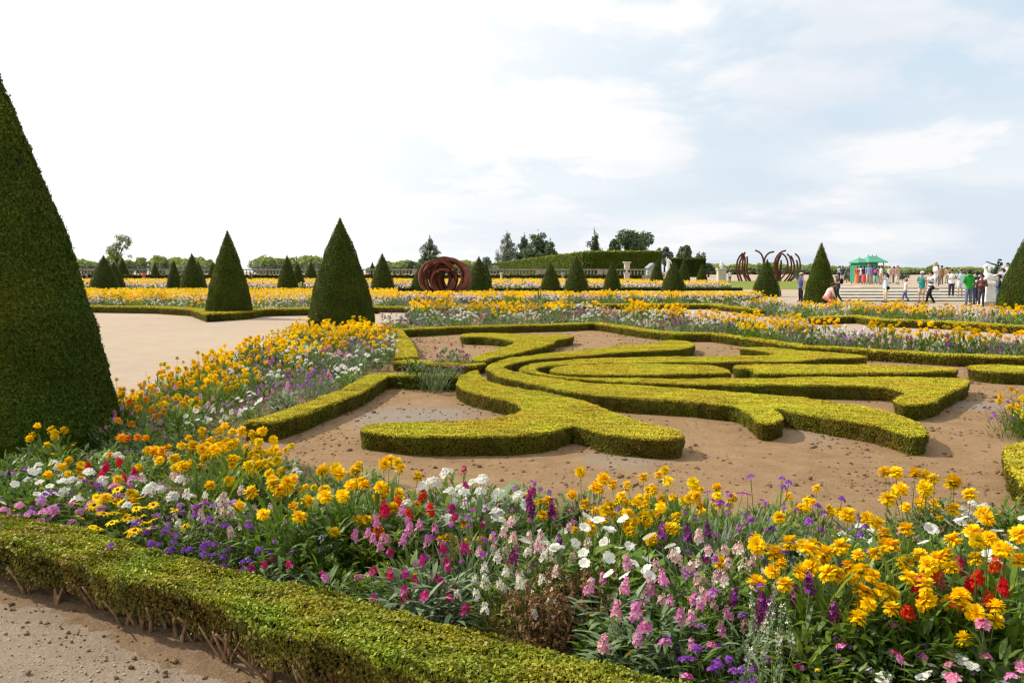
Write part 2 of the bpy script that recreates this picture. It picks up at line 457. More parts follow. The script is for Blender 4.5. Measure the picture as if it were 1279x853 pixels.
def person(label, x, y, z, H, rz, shirt, legs_c, hair='black', skin=SKIN, arms=('down', 'down'), legs=('stand', 'stand'), sleeve=.55, shorts=False, skirt=None, long_hair=False, hat=None, bag=None, lean=.0, crouch=False, shoes=(.03, .025, .02), stripes=None, hood=None, prop=None):
    root = empty('person', (x, y, z), rz, label, 'person', 'visitors in the gardens'); root.scale = (H, H, H)
    hipz = .52 if not crouch else .22
    hip = Vector((0 if not crouch else -.04, 0, hipz)); up = Vector((lean, 0, 1)).normalized(); fw = Vector((up.z, 0, -up.x)); sd = Vector((0, 1, 0))
    def T(f, s, u): return hip + fw * f + sd * s + up * (u - .52)   # body coordinates measured as on a standing figure
    V, E, RR = [], [], []
    def add(p, r, par=None):
        V.append(tuple(p)); RR.append(r)
        if par is not None: E.append((par, len(V) - 1))
        return len(V) - 1
    pel = add(T(0, 0, .53), .062); wa = add(T(0, 0, .62), .055, pel); ch = add(T(0, 0, .73), .064, wa); nk = add(T(0, 0, .815), .03, ch); nk2 = add(T(.005, 0, .85), .028, nk)
    hd = add(T(.012, 0, .895), .048, nk2); hd2 = add(T(.005, 0, .955), .050, hd)
    nose = add(T(.068, 0, .915), .009, hd)
    for s in (1, -1): add(T(.0, s * .056, .915), .010, hd)
    jo = {}
    for s, pose in ((1, arms[0]), (-1, arms[1])):
        e, w = ARMS[pose]; sh = add(T(0, s * .105, .795), .034, ch); P = [T(*(q[0], q[1] * s, q[2])) for q in (e, w)]
        el = add(P[0], .024, sh); wr = add(P[1], .016, el)
        d = (P[1] - P[0]).normalized(); side = d.cross(Vector((0, 0, 1))); side = side.normalized() if side.length > .1 else Vector((1, 0, 0)); cu = side.cross(d) * -.4
        pm = add(P[1] + d * .03, .017, wr)
        for k, (o, l) in enumerate(((-.016, .030), (-.005, .036), (.006, .033), (.016, .026))):
            a = add(P[1] + d * .052 + side * o, .0052, pm); add(P[1] + d * (.052 + l) + side * o * 1.1 + cu * .03, .004, a)
        a = add(P[1] + d * .028 - side * .024, .006, pm); add(P[1] + d * .05 - side * .030 + cu * .02, .0048, a)
        jo[s] = (T(0, s * .105, .795), P[0], P[1])
    lg = {}
    for s, pose in ((1, legs[0]), (-1, legs[1])):
        k, a = LEGS[pose]; hp = T(0, s * .05, .505); kp = Vector((k[0], k[1] * s, k[2])); ap = Vector((a[0], a[1] * s, a[2]))
        h = add(hp, .046, pel); kn = add(kp, .031, h); an = add(ap, .019, kn); add(ap + Vector((.085, s * .008, -.027)), .014, an)
        lg[s] = (hp, kp, ap)
    link('body', skin_mesh('body', V, E, RR, skin), root)
    for s in (1, -1):
        mb = MB(); mb.ball(T(.052, s * .019, .925), .006, 0, 6, 4); mb.build('eye', EYE_M, root)
    mb = MB(); mb.ball(T(.052, 0, .885), (.005, .014, .004), 0, 6, 4); mb.build('mouth', cloth((.45, .14, .11), .6), root)
    # torso garment
    def torso(rows):
        return [[T(rx * math.cos(2 * math.pi * k / 12), ry * math.sin(2 * math.pi * k / 12), u) for k in range(12)] for u, rx, ry in rows]
    mb = MB(); hem = .47 if not crouch else .50
    rows = [(hem, .080, .105), (.54, .077, .102), (.62, .070, .092), (.70, .076, .104), (.76, .074, .116), (.80, .060, .105), (.825, .040, .055), (.84, .036, .038)]
    if stripes:
        rr = []
        for i in range(len(rows) - 1):
            for q in range(3): rr.append(tuple(rows[i][j] + (rows[i + 1][j] - rows[i][j]) * q / 3 for j in range(3)))
        rr.append(rows[-1]); t = torso(rr)
        for i in range(len(t) - 1): mb.grid(t[i:i + 2], i % 4 // 2, True)
    else: mb.grid(torso(rows), 0, True)
    for s in (1, -1):
        a, b, c = jo[s]; sh = T(0, s * .085, .80)
        if sleeve > 0:
            if sleeve <= 1: mb.tube([sh, a, a.lerp(b, sleeve)], [.045, .044, .036], 0, 8)
            else: mb.tube([sh, a, b, b.lerp(c, sleeve - 1)], [.045, .043, .033, .027], 0, 8)
    mb.build('shirt', [cloth(shirt), cloth(stripes or shirt)], root)
    if hood:
        mb = MB(); mb.ball(T(-.055, 0, .835), (.045, .075, .045), 0, 10, 6); mb.build('hood', cloth(hood), root)
    mb = MB()
    if skirt:
        n = 12; top_ = [T(.078 * math.cos(2 * math.pi * k / n), .10 * math.sin(2 * math.pi * k / n), .54) for k in range(n)]
        low = [(.11 * math.cos(2 * math.pi * k / n), .125 * math.sin(2 * math.pi * k / n), skirt) for k in range(n)]
        mid = [(.105 * math.cos(2 * math.pi * k / n), .118 * math.sin(2 * math.pi * k / n), (skirt + .5) / 2) for k in range(n)]
        mb.grid([top_, mid, low], 0, True); mb.build('skirt', cloth(legs_c), root)
    else:
        mb.grid(torso([(.44, .05, .085), (.49, .078, .10), (.55, .075, .100)]) if not crouch else torso([(.46, .07, .09), (.50, .085, .10), (.55, .08, .10)]), 0, True)
        for s in (1, -1):
            h, k, a = lg[s]
            if shorts: mb.tube([h, h.lerp(k, .5), h.lerp(k, .95)], [.058, .054, .05], 0, 8)
            else: mb.tube([h, k, k.lerp(a, .5), a + Vector((0, 0, .0))], [.058, .044, .036, .031], 0, 8)
        mb.build('trousers', cloth(legs_c), root)
    for s in (1, -1):
        a = lg[s][2]; mb = MB()
        mb.tube([a + Vector((-.035, 0, -.022)), a + Vector((.02, 0, -.020)), a + Vector((.075, s * .006, -.027)), a + Vector((.105, s * .008, -.030))], [(.022, .020), (.024, .024), (.022, .016), (.012, .010)], 0, 8)
        mb.build('shoe', cloth(shoes, .6), root)
    # hair and hat
    mb = MB(); hc = T(-.004, 0, .945)
    mb.ball(hc, (.064, .062, .058), 0, 12, 7, -.15, 1.0); mb.ball(T(-.028, 0, .92), (.045, .058, .052), 0, 10, 6)
    if long_hair: mb.tube([T(-.035, 0, .94), T(-.055, 0, .87), T(-.062, 0, .79)], [(.05, .055), (.036, .06), (.014, .04)], 0, 8)
    mb.build('hair', HAIR[hair], root)
    if hat:
        hm, brim = hat; mb = MB(); c = T(0, 0, .975)
        mb.ball(c, (.068, .066, .045), 0, 12, 5, -.2, 1.0)
        if brim == 'cap': mb.ball(c + fw * .075 + up * -.006, (.045, .045, .006), 0, 10, 4)
        else: mb.ball(c - up * .008, (.125, .12, .010), 0, 14, 4)
        mb.build('hat', cloth(hm), root)
    if bag:
        bm_, where, blab = bag
        b = MB()
        if where == 'back': b.ball(T(-.115, 0, .70), (.055, .085, .105), 0, 10, 8)
        elif where == 'hip': b.ball(T(-.05, -.13, .50), (.085, .035, .06), 0, 10, 8); b.tube([T(-.04, -.11, .54), T(.085, 0, .70), T(.02, .08, .82)], .006, 0, 5)
        elif where == 'hipl': b.ball(T(-.02, .13, .49), (.06, .03, .065), 0, 10, 8); b.tube([T(-.02, .11, .54), T(-.08, 0, .70), T(0, -.08, .82)], .006, 0, 5)
        elif where == 'low': b.ball(T(.02, -.16, .36), (.08, .04, .075), 0, 10, 8); b.tube([T(.02, -.15, .42), jo[-1][2]], .006, 0, 5)
        elif where == 'chest': b.ball(T(.10, 0, .66), (.045, .075, .06), 0, 10, 8)
        c = b.build('bag' if where != 'back' else 'backpack', cloth(bm_, .7)); c.location = (x, y, z); c.rotation_euler = (0, 0, rz); c.scale = (H, H, H)
        tag(c, blab, 'bag')
        BAGS.append(c)
    return root
BAGS = []

WHITE, BLACK, NAVY, BEIGE, DENIM = (.74, .74, .72), (.018, .018, .022), (.03, .05, .14), (.52, .42, .28), (.07, .10, .19)
def at(px, feet, d, z=0.0): return D(px, feet, d)[0], d
PI = math.pi
def put(px, d, z, H, face, label, **k):
    x, _, _ = D(px, 345, d)
    rz = {'left': PI, 'right': 0.0, 'cam': -PI / 2, 'away': PI / 2}.get(face, face)
    person(label, x, d, z, H, rz, **k)
S1, S2, S5 = .10, .20, .50
put(1001, 45.0, 0, 1.56, PI * 1.1, 'woman in a blue sleeveless top standing behind the flowers', shirt=(.06, .09, .34), legs_c=BLACK, hair='brown', sleeve=0, arms=('down', 'bent'), hat=((.62, .50, .40), 'cap'))
put(1047, 44.5, 0, 1.60, PI * .95, 'man in a dark grey shirt with a black backpack walking past the cone', shirt=(.06, .055, .065), legs_c=(.03, .04, .05), hair='black', arms=('bent', 'down'), legs=('fwd', 'back'), bag=((.015, .02, .03), 'back', 'black backpack worn by the man passing the cone'))
put(1034, 40.5, 0, 1.68, 0.1, 'woman in a dark brimmed hat and pink shirt crouching by the flowers', shirt=(.74, .46, .42), legs_c=(.70, .22, .14), hair='brown', arms=('reach', 'reach'), legs=('squat', 'kneel'), sleeve=1.5, lean=.55, crouch=True, hat=((.06, .028, .025), 'brim'))
put(1107, 44, 0, 1.57, PI, 'woman in a pale blue top and beige trousers taking a photograph', shirt=(.55, .70, .76), legs_c=(.60, .50, .33), hair='black', arms=('up', 'up'), long_hair=True, bag=(BLACK, 'hipl', 'black shoulder bag of the woman taking a photograph'), sleeve=.4)
put(1132, 45, 0, 1.26, PI * .9, 'boy in a white shirt and cap walking toward the steps', shirt=WHITE, legs_c=(.10, .11, .30), hair='brown', hat=((.50, .44, .42), 'cap'), legs=('fwd', 'back'))
put(1152, 43.4, 0, 1.63, PI * 1.25, 'man in a teal shirt and white cap with beige shorts', shirt=(.03, .28, .26), legs_c=(.60, .46, .32), shorts=True, hat=(WHITE, 'cap'), arms=('down', 'bent'))
put(1163, 42, 0, 1.66, PI * .95, 'man in a black and white striped shirt holding up a camera', shirt=WHITE, stripes=(.06, .06, .08), legs_c=BLACK, arms=('front', 'front'), legs=('fwd', 'back'), bag=(BLACK, 'hipl', 'black bag slung at the hip of the man in stripes'), sleeve=.7)
put(1168, 53.6, .405, 1.86, PI * .97, 'tall grey-haired man all in white walking down the steps', shirt=WHITE, legs_c=(.70, .69, .66), hair='grey', legs=('fwd', 'back'), arms=('bent', 'down'), sleeve=.9)
put(1189, 48.3, S2, 1.58, PI * 1.35, 'woman in a white top and dark jeans holding her hands together', shirt=WHITE, legs_c=(.035, .035, .06), hair='black', long_hair=True, arms=('bent', 'bent'), skin=SKIN_D, sleeve=.2)
put(1200, 48.5, S2, 1.58, PI * 1.4, 'young person in a pale blue shirt and white shorts', shirt=(.50, .62, .70), legs_c=(.66, .68, .70), hair='black', shorts=True, arms=('down', 'bent'))
put(1211, 39.5, 0, 1.74, 'away', 'person in a bright green hooded jacket seen from behind', shirt=(.03, .36, .05), hood=(.03, .33, .05), legs_c=(.16, .19, .28), hair='black', arms=('bent', 'bent'), sleeve=1.9, lean=.08)
put(1227, 38.8, 0, 1.52, PI * 1.2, 'man in a dark brown top holding a reddish bag', shirt=(.10, .05, .055), legs_c=(.06, .05, .06), skin=SKIN_D, arms=('bent', 'reach'), sleeve=1.6, bag=((.30, .08, .05), 'chest', 'reddish bag held before the chest of the man in brown'), hair='black')
put(1248, 37.5, 0, 1.52, PI * .8, 'person in a slate blue jacket beside the marble sphinx', shirt=(.10, .12, .17), legs_c=(.10, .13, .22), arms=('bent', 'down'), sleeve=1.9, hair='brown')
put(1258, 52.0, .35, 1.85, PI * 1.1, 'man in a pale shirt behind the marble sphinx', shirt=(.55, .62, .66), legs_c=(.40, .36, .30), hair='brown', arms=('down', 'bent'))
# on the terrace by the kiosk
T5 = S5
for px, d, H, face, lab, kw in (
    (1048.5, 88, 1.75, PI * .6, 'man in a white shirt and dark jeans left of the kiosk', dict(shirt=WHITE, legs_c=(.10, .12, .17))),
    (1070.5, 77, 1.62, -PI * .6, 'woman in a long orange and red dress by the kiosk', dict(shirt=(.62, .10, .06), legs_c=(.72, .26, .08), skirt=.04, long_hair=True)),
    (1079, 76, 1.66, PI * .5, 'woman in a dark top and bright coral skirt by the kiosk', dict(shirt=(.05, .04, .10), legs_c=(.82, .10, .14), skirt=.10)),
    (1084.5, 75, 1.78, PI * .45, 'man in a light blue shirt and khaki trousers by the kiosk', dict(shirt=(.28, .40, .72), legs_c=(.50, .42, .28), hair='blond')),
    (1088.5, 75.5, 1.72, PI * .55, 'man in a purple-grey shirt and beige trousers by the kiosk', dict(shirt=(.18, .14, .34), legs_c=(.55, .38, .22))),
    (1093.5, 76, 1.64, PI * .4, 'woman in a dark top with a pink bag and mint trousers', dict(shirt=(.05, .05, .08), legs_c=(.40, .70, .60), bag=((.80, .08, .36), 'back', 'bright pink bag of the woman in mint trousers by the kiosk'), long_hair=True)),
    (1100.5, 72, 1.66, PI * .9, 'person in a white top with a red cap facing the steps', dict(shirt=WHITE, legs_c=(.30, .26, .22), hat=((.40, .12, .10), 'cap'))),
    (1110.5, 78, 1.68, PI * .2, 'person in a faded beige shirt right of the kiosk', dict(shirt=(.50, .45, .40), legs_c=(.55, .48, .40), hair='blond')),
    (1121, 76, 1.70, -PI * .4, 'person in pale clothes standing alone on the terrace', dict(shirt=(.52, .36, .28), legs_c=(.66, .62, .54), hair='blond')),
    (1176, 74, 1.68, PI * .5, 'person in brown clothes at the top of the steps', dict(shirt=(.30, .18, .08), legs_c=(.24, .16, .08), hair='brown')),
    (1182.5, 80, 1.55, PI * .5, 'person in a skin-coloured top far back on the terrace', dict(shirt=(.60, .38, .26), legs_c=(.30, .36, .34), hair='brown')),
    (1061, 92, 1.85, PI, 'man in dark clothes beside the green planters', dict(shirt=(.05, .05, .07), legs_c=(.06, .06, .08))),
    (1220, 41.5, 1.66, PI * .6, 'person with dark hair half hidden between the green jacket and the man in brown', dict(shirt=(.05, .05, .06), legs_c=(.05, .06, .10))),
    (1171, 66, 1.68, PI * .4, 'woman in a sand-coloured top just beyond the man in white', dict(shirt=(.50, .40, .28), legs_c=(.20, .22, .26), long_hair=True, hair='brown')),
    (1052, 82, 1.70, -PI * .7, 'man in a navy shirt left of the kiosk', dict(shirt=NAVY, legs_c=BEIGE)),
    (1097, 80, 1.70, PI * .5, 'man in a pale green shirt close behind the red cap', dict(shirt=(.40, .55, .42), legs_c=(.30, .28, .25))),
    (1075, 80, 1.72, PI * .3, 'man in a white shirt between the orange dress and the coral skirt', dict(shirt=WHITE, legs_c=DENIM)),
    (1253, 47, 1.72, PI * .7, 'person in a white shirt just behind the edge cone and the sphinx', dict(shirt=WHITE, legs_c=DENIM)),
    (1116, 84, 1.66, PI * .8, 'person in a dusty rose top far back on the terrace', dict(shirt=(.55, .30, .30), legs_c=(.10, .10, .14))),
    (911.5, 128, 1.75, -PI * .5, 'person in a pale top and black trousers by the white bust', dict(shirt=(.66, .62, .72), legs_c=BLACK)),
    (626, 140, 1.75, PI * .3, 'person in pale clothes leaning on the balustrade near the steel rings', dict(shirt=(.45, .42, .42), legs_c=(.55, .50, .46))),
    (703, 145, 1.75, PI * .4, 'person in grey by the balustrade behind the flower beds', dict(shirt=(.22, .26, .26), legs_c=(.30, .30, .32))),
    (179.5, 132, 1.60, PI * .5, 'person in a bright red top by the far balustrade', dict(shirt=(.62, .05, .10), legs_c=(.5, .1, .12))),
    (101.5, 128, 1.9, PI * .1, 'person in a cream top and red cap near the huge cone', dict(shirt=(.55, .42, .36), legs_c=(.45, .36, .32), hat=((.30, .06, .05), 'cap'))),
    (108.5, 125, 1.45, PI * .2, 'person in a purple top and black trousers near the huge cone', dict(shirt=(.20, .14, .30), legs_c=BLACK)),
    (313, 120, 1.60, PI * .3, 'person in dark green at the far balustrade behind the pair of cones', dict(shirt=(.03, .07, .06), legs_c=(.04, .06, .06)))):
    put(px, d, (T5 if d > 60 else S1 if d > 46 else 0) if px > 1040 else 0, H, face, lab, **kw)

# ------------------------------------------------------------------ ground
def ground_mat(name, cols, big=.35, patches=(), peb=170.0, bump=.5, pcol=(.46, .40, .33), pfac=.3):
    m, nt, N, L = new_mat(name)
    out = N('ShaderNodeOutputMaterial'); p = N('ShaderNodeBsdfPrincipled'); p.inputs['Roughness'].default_value = .95; p.inputs['Specular IOR Level'].default_value = .12
    tc = N('ShaderNodeTexCoord'); V = tc.outputs['Object']
    def nz(sc, det=5, rough=.55):
        n = N('ShaderNodeTexNoise'); n.inputs['Scale'].default_value = sc; n.inputs['Detail'].default_value = det; n.inputs['Roughness'].default_value = rough; L(V, n.inputs['Vector']); return n.outputs[0]
    def mixc(f, a, b):
        x = N('ShaderNodeMix'); x.data_type = 'RGBA'
        if isinstance(f, float): x.inputs[0].default_value = f
        else: L(f, x.inputs[0])
        for i, c in ((6, a), (7, b)):
            if isinstance(c, tuple): x.inputs[i].default_value = (*c, 1)
            else: L(c, x.inputs[i])
        return x.outputs[2]
    def mr(v, a, b, c=0., d=1.):
        n = N('ShaderNodeMapRange'); n.clamp = True; L(v, n.inputs[0])
        for i, q in enumerate((a, b, c, d)): n.inputs[i + 1].default_value = q
        return n.outputs[0]
    c = mixc(mr(nz(big), .35, .65), cols[0], cols[1])
    c = mixc(mr(nz(big * 9, 8, .65), .3, .7, 0, .8), c, cols[2])
    f = nz(28, 8, .75)
    c = mixc(mr(f, .30, .46, .55, 0), c, cols[3])
    vo = N('ShaderNodeTexVoronoi'); vo.inputs['Scale'].default_value = peb; L(V, vo.inputs['Vector'])
    c = mixc(mr(vo.outputs['Color'], .78, .8, 0, pfac), c, pcol)
    c = mixc(mr(nz(peb * .9, 3), .35, .65, .18, 0), c, (.03, .02, .012))
    for (x, y, r, col, s) in patches:
        d = N('ShaderNodeVectorMath'); d.operation = 'DISTANCE'; d.inputs[1].default_value = (x, y, 0)
        sc = N('ShaderNodeVectorMath'); sc.operation = 'MULTIPLY'; sc.inputs[1].default_value = (1, 1, 0); L(V, sc.inputs[0]); L(sc.outputs[0], d.inputs[0])
        ad = N('ShaderNodeMath'); ad.operation = 'ADD'; L(d.outputs['Value'], ad.inputs[0]); L(mr(nz(3.5, 6, .7), 0, 1, -r * .9, r * .9), ad.inputs[1])
        c = mixc(mr(ad.outputs[0], r * 1.15, r * .55, 0, s), c, col)
    L(c, p.inputs['Base Color'])
    b = N('ShaderNodeBump'); b.inputs['Strength'].default_value = bump; b.inputs['Distance'].default_value = .012
    h = N('ShaderNodeMath'); h.operation = 'ADD'; L(f, h.inputs[0]); L(nz(peb * .8, 4, .7), h.inputs[1]); L(h.outputs[0], b.inputs['Height'])
    L(b.outputs[0], p.inputs['Normal']); L(p.outputs[0], out.inputs[0])
    return m

M['gravel'] = ground_mat('pale_gravel', [(.46, .355, .26), (.40, .305, .22), (.49, .39, .295), (.32, .235, .165)], .25, (), 150., .5, (.52, .47, .40), .35)
gp = [G(560, 540), G(520, 525), G(1215, 508), G(780, 577), G(600, 520), G(1010, 545)]
grey = (.27, .225, .18)
M['soil'] = ground_mat('tan_soil', [(.315, .192, .094), (.235, .142, .070), (.385, .25, .133), (.115, .065, .033)], .5,
    [(gp[0][0] - .55, gp[0][1] + .4, .55, grey, .85), (gp[1][0], gp[1][1] + .2, .75, grey, .9), (gp[2][0], gp[2][1], .45, grey, .8), (gp[3][0], gp[3][1], .38, (.30, .25, .20), .6), (gp[5][0], gp[5][1], .5, (.33, .25, .18), .5)], 90., 1.0, (.44, .36, .27), .25)
M['bed_soil'] = ground_mat('dark_bed_soil', [(.10, .065, .038), (.08, .05, .03), (.12, .08, .05), (.05, .03, .02)], .8, (), 80., .8, (.2, .15, .1), .1)
M['lawn'] = noise_mat('lawn_grass', (.13, .17, .02), (.20, .24, .03), .8, .9, .4, 30)

mb = MB()
Rg = 4000
ring = [0.0, 8, 20, 60, 200, 800, Rg]
mb.face([(-Rg, -60, 0), (Rg, -60, 0), (Rg, Rg, 0), (-Rg, Rg, 0)], 0)
g_o = mb.build('ground', M['gravel']); tag(g_o, kind='structure')

FRONT = [(-5.4, 6.05), (-3.1, 4.72), (-.9, 3.50), (.31, 2.86), (1.5, 2.0), (3.0, 1.3), (6.5, .6), (16, 1.5), (16, 13.2), (12.6, 15.2), (8.5, 17.4), (5.4, 22.0), (2.6, 26.4), (-5.9, 23.6), (-4.55, 14.0), (-4.7, 9.0)]

def sheet(name, poly, step, z, amp, mat, sc=2.0, shape=None):
    P = np.array(poly); lo, hi = P.min(0), P.max(0)
    nx, ny = int((hi[0] - lo[0]) / step) + 1, int((hi[1] - lo[1]) / step) + 1
    xs = lo[0] + np.arange(nx + 1) * step; ys = lo[1] + np.arange(ny + 1) * step
    X, Y = np.meshgrid(xs, ys)
    pts = np.column_stack([X.ravel(), Y.ravel(), np.zeros(X.size)])
    h = wob(pts, sc) * .5 + wob(pts, sc * 3.7, 4) * .35 + wob(pts, sc * 11, 7) * .25
    pts[:, 2] = z + amp + amp * np.clip(h, -1, 1)
    if shape: pts[:, 2] = shape(pts, h)
    ii, jj = np.meshgrid(np.arange(nx), np.arange(ny))
    a = (jj * (nx + 1) + ii).ravel()
    F4 = np.column_stack([a, a + 1, a + nx + 2, a + nx + 1])
    ctr = pts[F4].mean(1)
    F4 = F4[in_poly(ctr[:, :2], poly)]
    used, inv = np.unique(F4, return_inverse=True); F4 = inv.reshape(-1, 4)
    me = bpy.data.meshes.new(name); me.vertices.add(len(used)); me.vertices.foreach_set('co', pts[used].astype(np.float32).ravel())
    me.loops.add(F4.size); me.loops.foreach_set('vertex_index', F4.astype(np.int32).ravel())
    me.polygons.add(len(F4)); me.polygons.foreach_set('loop_start', np.arange(len(F4), dtype=np.int32) * 4); me.polygons.foreach_set('loop_total', np.full(len(F4), 4, np.int32))
    me.polygons.foreach_set('use_smooth', np.ones(len(F4), bool))
    me.materials.append(mat); me.update(calc_edges=True)
    return tag(link(name, me), kind='structure')

sheet('soil', FRONT, .05, .004, .014, M['soil'])

def lumps(name, P, size, mat, label=None, flatz=.7):
    """stones / clods: jittered icosahedra"""
    t = (1 + 5 ** .5) / 2
    v = np.array([(-1, t, 0), (1, t, 0), (-1, -t, 0), (1, -t, 0), (0, -1, t), (0, 1, t), (0, -1, -t), (0, 1, -t), (t, 0, -1), (t, 0, 1), (-t, 0, -1), (-t, 0, 1)]) / 1.9
    f = np.array([(0, 11, 5), (0, 5, 1), (0, 1, 7), (0, 7, 10), (0, 10, 11), (1, 5, 9), (5, 11, 4), (11, 10, 2), (10, 7, 6), (7, 1, 8), (3, 9, 4), (3, 4, 2), (3, 2, 6), (3, 6, 8), (3, 8, 9), (4, 9, 5), (2, 4, 11), (6, 2, 10), (8, 6, 7), (9, 8, 1)])
    n = len(P)
    V = v[None] * (1 + rng.normal(0, .22, (n, 12, 1))) * np.array(size).reshape(n, 1, 1) * rng.uniform(.7, 1.3, (n, 1, 3))
    V[:, :, 2] *= flatz
    V += P[:, None, :]
    idx = (f[None] + (np.arange(n) * 12)[:, None, None]).reshape(-1, 3)
    me = bpy.data.meshes.new(name); me.vertices.add(n * 12); me.vertices.foreach_set('co', V.astype(np.float32).ravel())
    me.loops.add(idx.size); me.loops.foreach_set('vertex_index', idx.astype(np.int32).ravel())
    me.polygons.add(len(idx)); me.polygons.foreach_set('loop_start', np.arange(len(idx), dtype=np.int32) * 3); me.polygons.foreach_set('loop_total', np.full(len(idx), 3, np.int32))
    me.materials.append(mat); me.update(calc_edges=True)
    return tag(link(name, me), label, 'soil' if label else None, kind='stuff')

M['clod'] = noise_mat('soil_clod', (.12, .07, .035), (.27, .17, .095), 6, .95, .4, 60)
M['pebble'] = noise_mat('pebble', (.30, .235, .17), (.48, .39, .30), 9, .9, .3, 60)
inner = [(-2.2, 7.5), (-1.4, 6.0), (.6, 5.2), (2.2, 4.7), (4.5, 4.9), (9, 8), (9, 14), (4, 19), (2.4, 23), (-2.5, 20.5), (-1.8, 12)]
C = rng.uniform((-2.6, 4.6), (9, 23), (110000, 2)); C = C[in_poly(C, inner)]
wgt = np.clip(wob(np.column_stack([C, np.zeros(len(C))]), 1.3) + .65, .05, 1)
C = C[rng.uniform(size=len(C)) < wgt * .9]
s = np.minimum(.0022 + rng.exponential(.0046, len(C)), .03)
lumps('soil_clods', np.column_stack([C, .012 + s * .35]), s, M['clod'], 'loose brown clods scattered over the bare tan soil')
C = np.concatenate([rng.uniform((-4.6, 2.4), (.3, 6.2), (36000, 2))])
fl = 4.75 - .557 * (C[:, 0] + 2.94) - .62
C = C[C[:, 1] < fl]
s = np.minimum(.0014 + rng.exponential(.0012, len(C)), .008)
lumps('gravel_pebbles', np.column_stack([C, .006 + s * .35]), s, M['pebble'], 'small loose pebbles on the gravel path before the front hedge')
# dug earth along the foot of the front hedge
C = rng.uniform((-4.6, 2.4), (.4, 6.2), (9000, 2)); fl = 4.75 - .557 * (C[:, 0] + 2.94) - .5; dd = fl - C[:, 1]
C = C[(dd > -.25) & (dd < .22 + .25 * rng.exponential(.5, len(C)))][:1100]
s = np.minimum(.002 + rng.exponential(.0035, len(C)), .015)
lumps('soil_clods', np.column_stack([C, .008 + s * .35]), s, M['clod'], 'brown clods of earth along the foot of the front hedge')

M['foot_soil'] = ground_mat('hedge_foot_soil', [(.25, .165, .095), (.19, .12, .068), (.30, .205, .12), (.10, .06, .033)], .9, (), 90., 1., (.40, .32, .23), .25)
ebx, eby = [-5.4, -2.96, -2.0, -1.0, .3, 1.6], [5.55, 4.02, 3.58, 3.0, 2.34, 1.5]
def bank(p, h):
    d = p[:, 1] - np.interp(p[:, 0], ebx, eby)
    return np.minimum(.022, d * .09 - .006) + .012 * h + .006 * wob(p, 31, 2)
sheet('soil', [(-5.4, 5.5), (-2.96, 3.97), (-1.0, 2.95), (.3, 2.3), (1.6, 1.45), (1.6, 2.3), (.4, 3.0), (-.9, 3.7), (-3.1, 4.9), (-5.4, 6.4)], .018, 0, 0, M['foot_soil'], 2.0, bank)

M['path'] = ground_mat('shade_toned_gravel', [(.315, .24, .175), (.26, .195, .14), (.36, .28, .21), (.17, .12, .085)], .6, (), 110., .9, (.46, .39, .31), .4)  # gravel darkened to brown: shade over the near path painted into its colour
sheet('path', [(-14, -3), (4.5, -3), (4.0, .6), (1.6, 1.7), (.3, 2.6), (-1.0, 3.25), (-2.96, 4.3), (-5.4, 5.8), (-6.6, 6.4), (-14, 9.5)], .05, .002, .004, M['path'], 2.6)  # overlay on the gravel that carries the painted shade

# ------------------------------------------------------------------ box hedges of the parterre
def top(pts, z=.2): return [G(x, y, z) for x, y in pts]
HZ = .20
GA = 'low clipped box hedges of the scrollwork'
hA = [(598,463),(599,468),(604,474),(616,478),(637,483.5),(656,487.5),(677,489),(698,494),(721,498.5),(745,506),(771,517),(799.5,527),(827.5,533),(846,537.5),(853,542.5),(849,547.5),(818,548),(781,545),(752.5,541),(732,535),(719,530.4),(706,533.5),(687,540),(659,542.5),(640,543.7),(600,544.5),(571,544.7),(515,544.5),(477.5,541),(455,538.5),(449,535),(457,531),(487,528.5),(534,526.5),(590,524.8),(627.5,522),(646,517),(653,512),(651,507),(639,501.3),(618,495.6),(590,490),(575,485),(570,479),(574,471),(583,465.6),(593,462.5)]
hB = [(868,429),(858,426),(831,424.6),(825,428.5),(799.5,430.8),(775,430.3),(766,432.8),(745,435.6),(696,440.3),(640,447),(622,451),(610,456.3),(607,460.5),(615,464.5),(623,470),(640,474),(668,480),(696,486.3),(734,492),(771,495.8),(809,498.6),(840,500),(880,503),(915,506),(928,510.7),(937.5,516.3),(942,523),(947,527.5),(962,528.5),(976,525),(979,520),(970,515.4),(962,509.2),(982.6,512.6),(1009,517.3),(1039,522),(1084,528.5),(1114,537),(1136,543.5),(1148,544.5),(1156,541),(1156,536),(1144,526.6),(1114,515.4),(1076.5,507),(1046,502),(1018,498.6),(990,495.7),(934,491),(877.5,487.2),(827.6,483.3),(771,480),(734,478.3),(710,476),(677.5,470.8),(655,467),(640,464.4),(631,461.2),(628,458),(634,455),(659,449.9),(696,446.2),(734,443.8),(790,439),(827.6,437.7),(856,435.3),(866,432.5)]
hD = [(648.5,462.5),(650,459.5),(656,456.8),(671,453.6),(696,451),(734,448.4),(790,446.5),(840,446),(896,445.2),(943,445),(965,444),(969,442),(958,438.5),(938,435.9),(926,435.2),(925,434.2),(952.6,433.8),(990,437.3),(1040,440.8),(1076.5,443.8),(1083,445),(1082,446.8),(1037,447.2),(1018,449),(990,451.4),(915,452),(840,452.6),(770,453.7),(734,454.5),(696,456),(676,458),(667,461),(672,464.7),(687,468.2),(715,470.8),(771,472.6),(840,473.6),(934,472.8),(1039,471.4),(1100,471),(1151.6,471.3),(1198.5,472.4),(1211,475.2),(1210,479.5),(1191,487.2),(1181.6,492),(1170,500.2),(1151.6,504.8),(1132,505.4),(1118,502.5),(1119,497),(1133,491),(1127,486.6),(1095,482.8),(1039,481.4),(990,480.8),(915,480.2),(840,478.8),(771,476.4),(734,474.4),(700,470.8),(668,467)]
